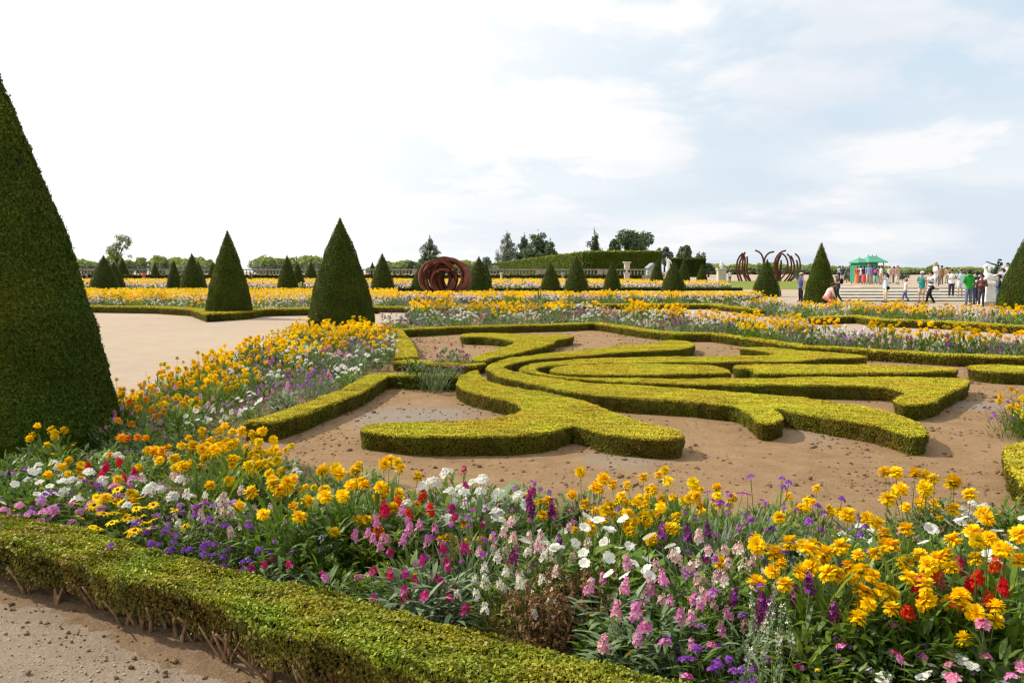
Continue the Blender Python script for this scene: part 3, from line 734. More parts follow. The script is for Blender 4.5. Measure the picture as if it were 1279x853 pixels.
hE = [(687,463),(691,459.8),(706,457),(724.4,455.9),(790,454.6),(840,454.9),(877.5,455.9),(903,459.3),(913,463.8),(905.7,465.6),(840,466.7),(771,468.2),(715,467.3),(693,465.8)]
hF = [(916,459),(918,456.3),(928,455.2),(990,455),(1080,456),(1133,457.2),(1180,458.6),(1196,460.3),(1195,462.8),(1170,464.6),(1095,466),(1009,465.9),(948,466.5),(941,465),(941,460.6),(928,460.2)]
hC = [(575.5,419.5),(577,417.3),(599.5,416),(627.6,416.8),(656,418.2),(690,418.6),(713,418.3),(717,420.3),(706,423),(694,424.2),(691,428.5),(680,432.5),(656,438.6),(632,443.5),(612,447.6),(606,450.5),(590,451),(590,447.5),(600,443),(612,439),(629,434.3),(641,430),(644,427),(634,423.4),(618,421.8),(595,420.4),(580,421)]
hG = [(1208.5,458.5),(1214,456.2),(1232,455.2),(1279,457),(1340,460),(1352,464),(1340,467),(1279,465.3),(1245,464.4),(1218,462)]
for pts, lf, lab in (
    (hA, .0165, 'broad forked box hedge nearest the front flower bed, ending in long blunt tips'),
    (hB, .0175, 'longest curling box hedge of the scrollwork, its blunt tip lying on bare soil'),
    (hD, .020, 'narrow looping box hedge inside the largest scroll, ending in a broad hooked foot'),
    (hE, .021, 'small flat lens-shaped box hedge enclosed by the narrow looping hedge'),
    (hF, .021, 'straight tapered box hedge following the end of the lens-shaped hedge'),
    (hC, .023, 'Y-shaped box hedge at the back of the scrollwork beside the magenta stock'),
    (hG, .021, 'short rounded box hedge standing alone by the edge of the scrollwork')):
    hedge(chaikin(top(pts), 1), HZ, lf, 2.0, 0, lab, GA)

GB = 'low box hedges edging the flower beds'
lh = [G(474, 468, .2), G(440, 487.5, .2), G(400, 503, .2), G(360, 517, .2), G(322, 528, .2)]
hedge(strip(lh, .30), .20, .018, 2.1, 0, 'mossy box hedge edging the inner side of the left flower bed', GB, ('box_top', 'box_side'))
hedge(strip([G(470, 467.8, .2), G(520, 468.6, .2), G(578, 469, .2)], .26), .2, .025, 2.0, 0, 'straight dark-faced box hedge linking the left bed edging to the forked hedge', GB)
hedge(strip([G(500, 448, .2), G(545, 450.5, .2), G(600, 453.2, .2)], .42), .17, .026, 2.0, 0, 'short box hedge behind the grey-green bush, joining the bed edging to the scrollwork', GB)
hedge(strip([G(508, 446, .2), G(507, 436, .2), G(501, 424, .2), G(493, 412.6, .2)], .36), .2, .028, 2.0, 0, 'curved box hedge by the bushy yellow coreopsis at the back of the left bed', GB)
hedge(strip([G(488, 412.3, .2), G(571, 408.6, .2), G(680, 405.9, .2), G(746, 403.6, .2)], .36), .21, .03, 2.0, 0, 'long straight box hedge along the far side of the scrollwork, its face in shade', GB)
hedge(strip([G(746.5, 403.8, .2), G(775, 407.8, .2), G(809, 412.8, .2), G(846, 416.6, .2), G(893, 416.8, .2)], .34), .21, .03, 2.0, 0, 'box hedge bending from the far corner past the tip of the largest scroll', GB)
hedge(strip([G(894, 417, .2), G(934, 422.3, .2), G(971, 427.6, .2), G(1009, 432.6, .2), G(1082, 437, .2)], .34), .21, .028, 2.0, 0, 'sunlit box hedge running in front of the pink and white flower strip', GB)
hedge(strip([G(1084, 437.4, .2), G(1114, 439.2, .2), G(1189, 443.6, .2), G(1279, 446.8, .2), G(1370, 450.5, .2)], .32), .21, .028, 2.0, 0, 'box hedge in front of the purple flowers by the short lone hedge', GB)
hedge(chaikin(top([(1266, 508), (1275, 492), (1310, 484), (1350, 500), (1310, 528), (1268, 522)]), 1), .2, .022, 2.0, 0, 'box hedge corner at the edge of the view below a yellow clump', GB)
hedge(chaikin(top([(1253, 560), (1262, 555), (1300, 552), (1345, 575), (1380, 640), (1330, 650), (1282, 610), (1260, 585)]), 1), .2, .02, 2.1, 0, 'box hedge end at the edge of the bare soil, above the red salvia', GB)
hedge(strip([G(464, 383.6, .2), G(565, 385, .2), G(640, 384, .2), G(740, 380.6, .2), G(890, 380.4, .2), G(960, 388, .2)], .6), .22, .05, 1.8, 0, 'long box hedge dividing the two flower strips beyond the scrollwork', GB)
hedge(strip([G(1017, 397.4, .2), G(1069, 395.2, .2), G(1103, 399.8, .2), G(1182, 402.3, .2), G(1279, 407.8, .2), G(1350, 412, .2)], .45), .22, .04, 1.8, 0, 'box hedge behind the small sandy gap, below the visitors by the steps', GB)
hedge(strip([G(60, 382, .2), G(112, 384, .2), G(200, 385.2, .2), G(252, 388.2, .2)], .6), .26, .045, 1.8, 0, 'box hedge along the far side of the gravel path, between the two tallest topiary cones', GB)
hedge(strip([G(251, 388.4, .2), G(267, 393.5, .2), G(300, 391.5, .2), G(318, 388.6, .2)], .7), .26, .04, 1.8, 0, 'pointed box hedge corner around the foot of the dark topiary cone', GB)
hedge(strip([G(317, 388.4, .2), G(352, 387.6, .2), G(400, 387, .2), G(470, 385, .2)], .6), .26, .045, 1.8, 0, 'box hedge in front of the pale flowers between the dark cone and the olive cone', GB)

# the big front hedge: separate stems show under the leaves
fh_back = [(0, 643), (110, 665), (220, 694), (293, 714), (367, 731), (430, 747), (530, 775), (611, 795), (699, 819), (750, 831)]
fh_front = [(0, 678), (110, 704), (220, 736), (293, 760), (360, 784), (430, 808), (560, 849)]
HF = .28
bk = [Vector(G(x, y, HF)) for x, y in fh_back]; fr = [Vector(G(x, y, HF)) for x, y in fh_front]
dirv = (bk[-1] - bk[0]).normalized()
bk = [bk[0] - dirv * 1.6] + bk + [bk[-1] + dirv * 1.4]
dirf = (fr[-1] - fr[0]).normalized()
fr = [fr[0] - dirf * 1.6] + fr + [fr[-1] + dirf * 2.2]
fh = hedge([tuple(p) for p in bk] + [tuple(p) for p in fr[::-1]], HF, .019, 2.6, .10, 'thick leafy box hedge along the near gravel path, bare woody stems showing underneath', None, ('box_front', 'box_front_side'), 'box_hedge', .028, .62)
sr = random.Random(3)
for k in range(90):
    t = k / 89; i = t * (len(fr) - 1.001); a, b = fr[int(i)], fr[int(i) + 1]
    p = a.lerp(b, i - int(i)) + Vector((.48, .87)) * sr.uniform(.03, .20)
    mb = MB()
    for q in range(sr.choice((1, 2, 3, 3))):
        lx, ly = sr.uniform(-.09, .09), sr.uniform(-.09, .05); r0 = sr.uniform(.0045, .0105)
        pts = [(p.x + sr.uniform(-.012, .012), p.y + sr.uniform(-.012, .012), -.01)]
        for z in (.05, .1, .17): pts.append((p.x + lx * z / .14 + sr.uniform(-.008, .008), p.y + ly * z / .14 + sr.uniform(-.008, .008), z))
        mb.tube(pts, [r0 * 1.25, r0, r0 * .85, r0 * .6], 0, 6)
    mb.build('stem', M['wood'], fh)

# ------------------------------------------------------------------ topiary cones
YM = [M['yew_core'], M['yew'], M['yew_old']]
GC = 'clipped yew cones standing among the flower beds'
def cone(px, ay, by, hw, label, me=None, n=9000, leaf=None, bulge=1.42, vis=None, seed=0):
    x, y = G(px, by)
    R = hw / F * math.hypot(1, 0) * y
    y += R * .9; x = D(px, by, y)[0]
    H = D(px, ay, y)[2]
    if me is None:
        me = cone_mesh('topiary_cone', H, R, leaf or H * .018, n, YM, bulge, vis)
        o = link('topiary_cone', me)
    else:
        o = link('topiary_cone', me); o.scale = (R / .3, R / .3, H)
    o.location = (x, y, 0); o.rotation_euler = (0, 0, seed if vis is None else 0)
    return tag(o, label, 'topiary', GC)
cone(20, 84, 588, 135, 'huge dark topiary cone cut off by the edge of the view beside the flowers', n=210000, leaf=.027, vis=(R_(-125), R_(80)))
cone(427, 271, 412, 42, 'tall olive-lit topiary cone at the far end of the yellow left bed', n=70000, leaf=.036, bulge=1.56, seed=1)
cone(287, 287.5, 399, 28.5, 'tall dark topiary cone on the pointed hedge corner across the gravel', n=42000, leaf=.044, bulge=1.56, seed=2)
cone(1281, 288, 387, 33, 'broad topiary cone at the edge of the view beside the marble sphinx', n=36000, leaf=.046, bulge=1.5, seed=3)
cone(1024, 302, 380, 20, 'topiary cone behind the crouching woman in the hat', n=24000, leaf=.055, seed=4)
cu = cone_mesh('topiary_cone', 1.0, .3, .023, 8000, YM, 1.5)
for i, (px, ay, by, hw, lab) in enumerate([
    (957, 323, 371, 17.5, 'broad low topiary cone in front of the two-armed curved steel beams'),
    (131, 318, 366, 18.5, 'widest topiary cone under the thin leafy tree'),
    (143.5, 326, 363, 13, 'topiary cone half hidden just behind the widest cone under the thin tree'),
    (153.5, 321.7, 350, 8.5, 'topiary cone on the farther row, right behind the half hidden pair under the thin tree'),
    (194, 328, 350, 6.3, 'smallest lone topiary cone in the gap before the far wood'),
    (218, 324, 363.5, 9.6, 'slim topiary cone just left of the wide double pair'),
    (241, 315.5, 365.5, 15.8, 'front cone of the wide double pair of topiary near the dark corner cone'),
    (248.5, 325, 363, 10, 'back cone of the wide double pair of topiary near the dark corner cone'),
    (266, 327.5, 350, 6.5, 'small topiary cone peeping out beside the dark corner cone'),
    (359.5, 318, 363, 13, 'front cone of the pair between the dark and the olive cones'),
    (372.5, 326.6, 360, 9, 'back cone of the pair between the dark and the olive cones'),
    (388.5, 326.6, 351, 8.5, 'small topiary cone close to the olive cone, on the farther row'),
    (465.4, 326.6, 349, 5.5, 'small thin topiary cone peeping from behind the cone next to the olive one'),
    (478, 315.3, 364, 15, 'mid-sized topiary cone next to the olive cone, toward the steel rings'),
    (525, 330, 364, 12.5, 'topiary cone half hidden behind the rusty steel rings'),
    (598.3, 319.6, 365, 17, 'topiary cone in front of the end of the rusty steel rings'),
    (607, 327, 362, 8.5, 'topiary cone close behind the one beside the steel rings'),
    (687.5, 327, 364, 13, 'squat topiary cone before the long clipped hedge, next to the tallest of its row'),
    (720, 318.7, 366, 16, 'tallest topiary cone of the row before the long clipped hedge'),
    (740.8, 328.6, 347, 4.8, 'tiny distant topiary cone against the long clipped hedge'),
    (764.5, 325, 364, 11.5, 'middle topiary cone of the row before the long clipped hedge'),
    (787, 325.7, 348, 7, 'small distant topiary cone hiding the stone vase'),
    (820.5, 322.5, 356, 9, 'topiary cone beside the small grey pavilion'),
    (841, 325.7, 365, 15.6, 'squat broad topiary cone in front of the white statue'),
    (854, 321, 356, 8.3, 'slender topiary cone behind the squat broad one'),
    (876.5, 329, 353, 7.2, 'sunlit small topiary cone at the end of the row near the white bust')]):
    cone(px, ay, by, hw, lab, cu, seed=i * 1.3)

# ------------------------------------------------------------------ flowering plants
pr = random.Random(21)
def U(a, b): return pr.uniform(a, b)

def blade(mb, base, az, length, width, rise, droop, m, seg=3, fold=.0):
    """a lance-shaped leaf: starts along az with slope rise, bends down by droop"""
    b = Vector(base); h = Vector((math.cos(az), math.sin(az), 0)); s = Vector((-math.sin(az), math.cos(az), 0))
    rows = []; p = b.copy(); ang = rise
    prof = [.25, .95, .85, 0.05] if seg == 3 else ([.3, 1, .05] if seg == 2 else [.5, .5])
    for i in range(seg + 1):
        w = prof[i] * width / 2
        rows.append([p - s * w, p + s * w])
        d = h * math.cos(ang) + Vector((0, 0, 1)) * math.sin(ang)
        p = p + d * (length / seg); ang -= droop / seg
    mb.grid(rows, m, False, False)

def stick(mb, p, q, r, m, bend=.02):
    p, q = Vector(p), Vector(q); mid = (p + q) / 2 + Vector((U(-bend, bend), U(-bend, bend), 0))
    mb.tube([p, mid, q], [r, r * .85, r * .7], m, 3, True, False)

# heads: material slots 0 petals, 1 second colour, 2 green
def head_pompon(R, lod):
    mb = MB()
    layers = [(10, .82, -.5, .006), (12, .95, 0, .008), (12, .93, .5, .010), (11, .82, .95, .012), (8, .62, 1.3, .010)] if not lod else [(9, .95, -.15, 0), (9, .92, .45, .006), (6, .75, 1.0, .008)]
    for n, k, tilt, z in layers:
        o = U(0, 6)
        for i in range(n):
            a = o + 2 * math.pi * i / n + U(-.12, .12); t = tilt + U(-.28, .28); L = R * k * U(.88, 1.1); w = L * math.pi / n * (1.7 if not lod else 2.2)
            h = Vector((math.cos(a), math.sin(a), 0)); s = Vector((-math.sin(a), math.cos(a), 0)); up = Vector((0, 0, 1))
            p0 = up * z * (R / .04) + h * R * .08; d = h * math.cos(t) + up * math.sin(t); d2 = h * math.cos(t - .45) + up * math.sin(t - .45)
            p1 = p0 + d * L * .55; p2 = p1 + d2 * L * .45
            if lod: mb.face([p0 - s * w * .2, p0 + s * w * .2, p2 + s * w * .5, p2 - s * w * .5], 0)
            else:
                mb.face([p0 - s * w * .18, p0 + s * w * .18, p1 + s * w * .46, p1 - s * w * .46], 0)
                mb.face([p1 - s * w * .46, p1 + s * w * .46, p2 + s * w * .36, p2 + s * w * .04 - d2 * L * .07, p2 - s * w * .3], 0)
    if not lod:
        for i in range(6):
            a = i * 1.05; h = Vector((math.cos(a), math.sin(a), 0)); s = Vector((-h.y, h.x, 0))
            mb.face([Vector((0, 0, -.012)) , h * R * .45 + s * R * .16 + Vector((0, 0, -.004)), h * R * .6 + Vector((0, 0, .002)), h * R * .45 - s * R * .16 + Vector((0, 0, -.004))], 2)
    return mb

def head_daisy(R, lod, n=11):
    mb = MB(); o = U(0, 6); n = n if not lod else 8
    for i in range(n):
        a = o + 2 * math.pi * i / n + U(-.1, .1); h = Vector((math.cos(a), math.sin(a), 0)); s = Vector((-h.y, h.x, 0)); w = R * .21; d = U(-.25, .1)
        L = R * U(.9, 1.08)
        p1 = h * L * .6 + Vector((0, 0, .004)); p2 = h * L + Vector((0, 0, L * .4 * d))
        mb.face([h * R * .15 - s * w * .5, h * R * .15 + s * w * .5, p1 + s * w, p1 - s * w], 0)
        mb.face([p1 - s * w, p1 + s * w, p2 + s * w * .3, p2 - s * w * .3], 0)
    mb.ball((0, 0, 0), (R * .27, R * .27, R * .22), 1, 7, 3, 0.0, 1.0)
    return mb

def floret(mb, p, d, r, n, m, wide=.75):
    d = Vector(d).normalized(); a = d.orthogonal().normalized(); b = d.cross(a); o = U(0, 6)
    for i in range(n):
        t = o + 2 * math.pi * i / n; e = a * math.cos(t) + b * math.sin(t); s = d.cross(e); q = e * r + d * r * U(-.1, .45)
        mb.face([p, p + q * .6 + s * r * wide * .55, p + q, p + q * .6 - s * r * wide * .55], m)

def head_spike(h, r, n, fr, lod, petals=4, m2=0.0):
    mb = MB(); n = n if not lod else max(6, n // 2); fr = fr if not lod else fr * 1.35
    for i in range(n):
        t = i / n; a = i * 2.4 + U(-.3, .3); rr = r * (1 - .55 * t) * U(.7, 1.1)
        d = Vector((math.cos(a), math.sin(a), .25 + t * .6))
        floret(mb, Vector((math.cos(a) * rr * .6, math.sin(a) * rr * .6, h * t + U(-.004, .004))), d, fr * (1 - .45 * t) * U(.8, 1.15), petals if not lod else 3, 1 if U(0, 1) < m2 else 0)
    mb.tube([(0, 0, -.02), (0, 0, h * 1.04)], [.003, .0015], 2, 3, True, False)
    return mb

def head_umbel(R, n, fr, lod, flatz=.45, m2=0.0):
    mb = MB(); n = n if not lod else max(5, n // 2); fr = fr if not lod else fr * 1.4
    for i in range(n):
        rr = R * math.sqrt((i + .5) / n); a = i * 2.4 + U(-.2, .2); z = flatz * (R - rr * rr / R) + U(-.1, .1) * R * .5
        p = Vector((rr * math.cos(a), rr * math.sin(a), z))
        floret(mb, p, (p.x * .9, p.y * .9, R * .8), fr * U(.8, 1.15), 5 if not lod else 3, 1 if U(0, 1) < m2 else 0)
    return mb

def head_petunia(R, lod):
    mb = MB(); o = U(0, 6); n = 5
    for i in range(n):
        a = o + 2 * math.pi * i / n; h = Vector((math.cos(a), math.sin(a), 0)); s = Vector((-h.y, h.x, 0)); u = Vector((0, 0, 1))
        p1 = h * R * .65 + u * R * .28; p2 = h * R * U(.95, 1.1) + u * R * U(.15, .4)
        mb.face([h * R * .05 - s * R * .03, h * R * .05 + s * R * .03, p1 + s * R * .5, p1 - s * R * .5], 0)
        mb.face([p1 - s * R * .5, p1 + s * R * .5, p2 + s * R * .34, p2 - s * R * .34], 0)
    mb.ball((0, 0, R * .06), R * .1, 1, 5, 3)
    return mb

KIND = {}
def kind(key, name, cat, pet, fol, H, head, nheads, spread, hz, leaf, up=.25, pet2=None, stalk='stalk', nleaf=70, mound=.6, droop=.9, rise=(.3, 1.2), var=3):
    KIND[key] = dict(name=name, cat=cat, mats=[M['p_' + pet], M[pet2] if pet2 and pet2 in M else M['p_' + (pet2 or pet)], M[fol], M[stalk]], H=H, head=head, nh=nheads, spread=spread, hz=hz, leaf=leaf, up=up, nleaf=nleaf, mound=mound, droop=droop, rise=rise, var=[], lod=[], nv=var)

def make_variants(k, lod):
    K = KIND[k]; out = []
    for v in range(K['nv']):
        fol = MB(); H = K['H']; sp = K['spread'] * (1.4 if lod else 1.05)
        nl = int(K['nleaf'] * (1.45 if not lod else .85)); ll, lw = K['leaf']
        if lod: ll, lw = ll * 1.15, max(lw * 1.9, .024)
        else: lw *= 1.12
        for i in range(nl):
            a = U(0, 6.283); r = sp * math.sqrt(U(0, 1)) * .75; z = U(.0, K['mound']) * H * (1 - (r / sp) ** 2 * .6)
            blade(fol, (r * math.cos(a), r * math.sin(a), z), a + U(-1, 1), ll * U(.6, 1.2), lw * U(.75, 1.2), U(*K['rise']), K['droop'] * U(.5, 1.5), 2, 2 if lod else 3)
        heads = []
        nh = K['nh'] if not lod else int(K['nh'] * K.get('lodk', 1.1))
        for i in range(nh):
            a = i * 2.4 + U(-.4, .4); r = sp * math.sqrt((i + .5) / nh) * U(.85, 1.15)
            z = H * U(K['hz'][0], K['hz'][1]) * (1 - .22 * (r / sp) ** 2)
            p = Vector((r * math.cos(a), r * math.sin(a), z))
            stick(fol, (p.x * .35, p.y * .35, 0.0), p - Vector((0, 0, .004)), .0022 if not lod else .003, 3)
            t = K['up']; M4 = Matrix.Translation(p) @ Matrix.Rotation(U(-t, t) + p.y * .6, 4, 'X') @ Matrix.Rotation(U(-t, t) - p.x * .6, 4, 'Y') @ Matrix.Rotation(U(0, 6.28), 4, 'Z') @ Matrix.Scale(U(.8, 1.12), 4)
            heads.append(M4)
        if lod:
            for m4 in heads: fol.add(K['head'](True), m4 @ Matrix.Scale(1.06, 4))
            out.append(fol.mesh(K['name'], K['mats']))
        else:
            out.append((fol.mesh('foliage', K['mats']), heads))
    if not lod:
        K['hm'] = [K['head'](False).mesh('flower_head', K['mats']) for _ in range(4)]
    K['lod' if lod else 'var'] = out

LEAFY = (.11, .017)
kind('coreopsis', 'coreopsis_plant', 'flower', 'yellow', 'green', .50, lambda l: head_pompon(.038, l), 9, .20, (.78, 1.05), (.17, .019), .6, None, 'stalk', 95, .6, .8, (.5, 1.4))
kind('coreopsis_t', 'coreopsis_plant', 'flower', 'yellow', 'green', .60, lambda l: head_pompon(.039, l), 5, .13, (.84, 1.05), (.17, .018), .6, None, 'stalk', 80, .35, .8, (.5, 1.4))
kind('coreopsis_g', 'coreopsis_plant', 'flower', 'gold', 'green', .50, lambda l: head_pompon(.034, l), 14, .21, (.66, 1.05), (.14, .018), .6, None, 'stalk', 95, .6, .8, (.5, 1.4))
kind('coreopsis_o', 'coreopsis_plant', 'flower', 'orange', 'green', .46, lambda l: head_pompon(.036, l), 8, .17, (.75, 1.05), (.12, .018), .35, None, 'stalk', 70, .55)
kind('coneflower', 'coneflower_plant', 'flower', 'yellow', 'dark', .36, lambda l: head_daisy(.036, l), 10, .19, (.75, 1.05), (.09, .024), .5, 'disc', 'stalk', 90, .7)
kind('snap_pink', 'snapdragon_plant', 'flower', 'pink', 'green', .42, lambda l: head_spike(.048, .024, 12, .016, l), 8, .16, (.55, .9), (.06, .012), .2, 'pale', 'stalk', 95, .7)
kind('snap_pale', 'snapdragon_plant', 'flower', 'pale', 'green', .42, lambda l: head_spike(.048, .028, 12, .0165, l, 4, .35), 11, .18, (.55, .95), (.06, .012), .25, 'cream', 'stalk', 95, .75)
kind('snap_white', 'snapdragon_plant', 'flower', 'cream', 'lime', .40, lambda l: head_spike(.046, .028, 11, .017, l, 4, .4), 10, .17, (.55, .95), (.055, .012), .25, 'white', 'stalk', 95, .75)
kind('stock_mag', 'stock_plant', 'flower', 'magenta', 'silver', .36, lambda l: head_spike(.034, .026, 13, .017, l, 4, .15), 8, .19, (.5, 1.0), (.11, .019), .3, 'pink', 'silver', 105, .75, .8, (.2, 1.0))
kind('stock_pink', 'stock_plant', 'flower', 'pink', 'silver', .42, lambda l: head_spike(.068, .032, 18, .019, l, 4, .4), 4, .14, (.6, .9), (.12, .021), .15, 'pale', 'silver', 100, .6, .8, (.2, 1.0))
kind('stock_plum', 'stock_plant', 'flower', 'plum', 'silver', .46, lambda l: head_spike(.08, .026, 18, .018, l, 4, .3), 4, .13, (.6, .95), (.10, .016), .15, 'violet', 'silver', 80, .6, .8, (.2, 1.0))
kind('verbena', 'verbena_plant', 'flower', 'purple', 'dark', .34, lambda l: head_umbel(.018, 13, .009, l, .9), 15, .22, (.45, 1.1), (.055, .009), .5, 'mauve', 'stalk', 100, .75)
kind('verbena_m', 'verbena_plant', 'flower', 'mauve', 'silver', .36, lambda l: head_umbel(.022, 13, .011, l, .8, .3), 12, .2, (.5, 1.05), (.055, .010), .45, 'violet', 'stalk', 90, .75)
kind('phlox_pink', 'phlox_plant', 'flower', 'pink', 'dark', .36, lambda l: head_umbel(.032, 15, .014, l, .7, .25), 8, .18, (.6, 1.0), (.07, .014), .4, 'mauve', 'stalk', 80, .7)
kind('phlox_white', 'phlox_plant', 'flower', 'white', 'green', .40, lambda l: head_umbel(.030, 13, .017, l, .7), 9, .17, (.7, 1.02), (.075, .016), .4, 'cream', 'stalk', 80, .7)
kind('salvia', 'salvia_plant', 'flower', 'red', 'dark', .42, lambda l: head_spike(.055, .034, 18, .02, l), 6, .15, (.65, .95), (.07, .03), .2, 'orange', 'stalk', 80, .7)
kind('petunia', 'petunia_plant', 'flower', 'white', 'green', .32, lambda l: head_petunia(.028, l), 9, .17, (.7, 1.05), (.065, .024), .7, 'yellow', 'stalk', 80, .75)
kind('dead', 'withered_plant', 'plant', 'cream', 'dry', .40, lambda l: head_spike(.07, .02, 12, .015, l, 3, .9), 16, .17, (.5, .95), (.045, .014), .4, 'dry', 'straw', 190, .85, 2.2, (-.3, 1.0), 2)
kind('bush', 'leafy_plant', 'plant', 'mauve', 'dark', .34, lambda l: head_umbel(.014, 6, .008, l), 3, .2, (.6, 1.0), (.085, .018), .4, 'purple', 'green', 150, .9)
kind('green_bush', 'foliage_plant', 'plant', 'yellow', 'green', .36, lambda l: head_daisy(.014, l, 6), 2, .2, (.7, 1.0), (.10, .020), .4, 'gold', 'stalk', 130, .85, .8, (.4, 1.3))
kind('grassy', 'wiry_plant', 'plant', 'violet', 'silver', .40, lambda l: head_umbel(.013, 7, .008, l), 12, .18, (.6, 1.05), (.12, .007), .4, 'mauve', 'stalk', 130, .6, .5, (.9, 1.45))
kind('pinks', 'pinks_plant', 'flower', 'pink', 'dark', .28, lambda l: head_umbel(.021, 9, .014, l, .4, .3), 4, .17, (.75, 1.1), (.08, .013), .7, 'magenta', 'stalk', 120, .8)
kind('broad', 'broad_leaf_plant', 'plant', 'pink', 'dark', .26, lambda l: head_umbel(.02, 8, .013, l), 3, .16, (.8, 1.2), (.15, .065), .4, 'pale', 'stalk', 42, .5, .8, (.3, 1.1), 2)
kind('weed', 'wallflower_plant', 'plant', 'cream', 'silver', .55, lambda l: head_spike(.16, .016, 26, .012, l, 3, .8), 9, .09, (.6, .9), (.06, .010), .25, 'silver', 'stalk', 60, .6)
for k in KIND: make_variants(k, True)

def plant(k, x, y, s, rz, label, group, detail, vi=None):
    K = KIND[k]
    if detail and not K['var']: make_variants(k, False)
    i = pr.randrange(K['nv']) if vi is None else vi % K['nv']
    if not detail:
        o = link(K['name'], K['lod'][i]); o.location = (x, y, .008); o.rotation_euler = (0, 0, rz); o.scale = (s * U(.9, 1.1), s * U(.9, 1.1), s)
        return tag(o, label, K['cat'], group)
    r = empty(K['name'], (x, y, .008), rz, label, K['cat'], group); r.scale = (s, s, s)
    fm, heads = K['var'][i]
    link('foliage', fm, r)
    for j, m4 in enumerate(heads):
        if detail == 2 and j % 7 == 3: continue
        h = link('flower_head', K['hm'][(j + i) % 4], r); h.matrix_basis = m4 @ Matrix.Scale(s ** -.75, 4)
    return r

taken = []
def near(x, y, d): return any((x - a) ** 2 + (y - b) ** 2 < (d * c) ** 2 for a, b, c in taken)

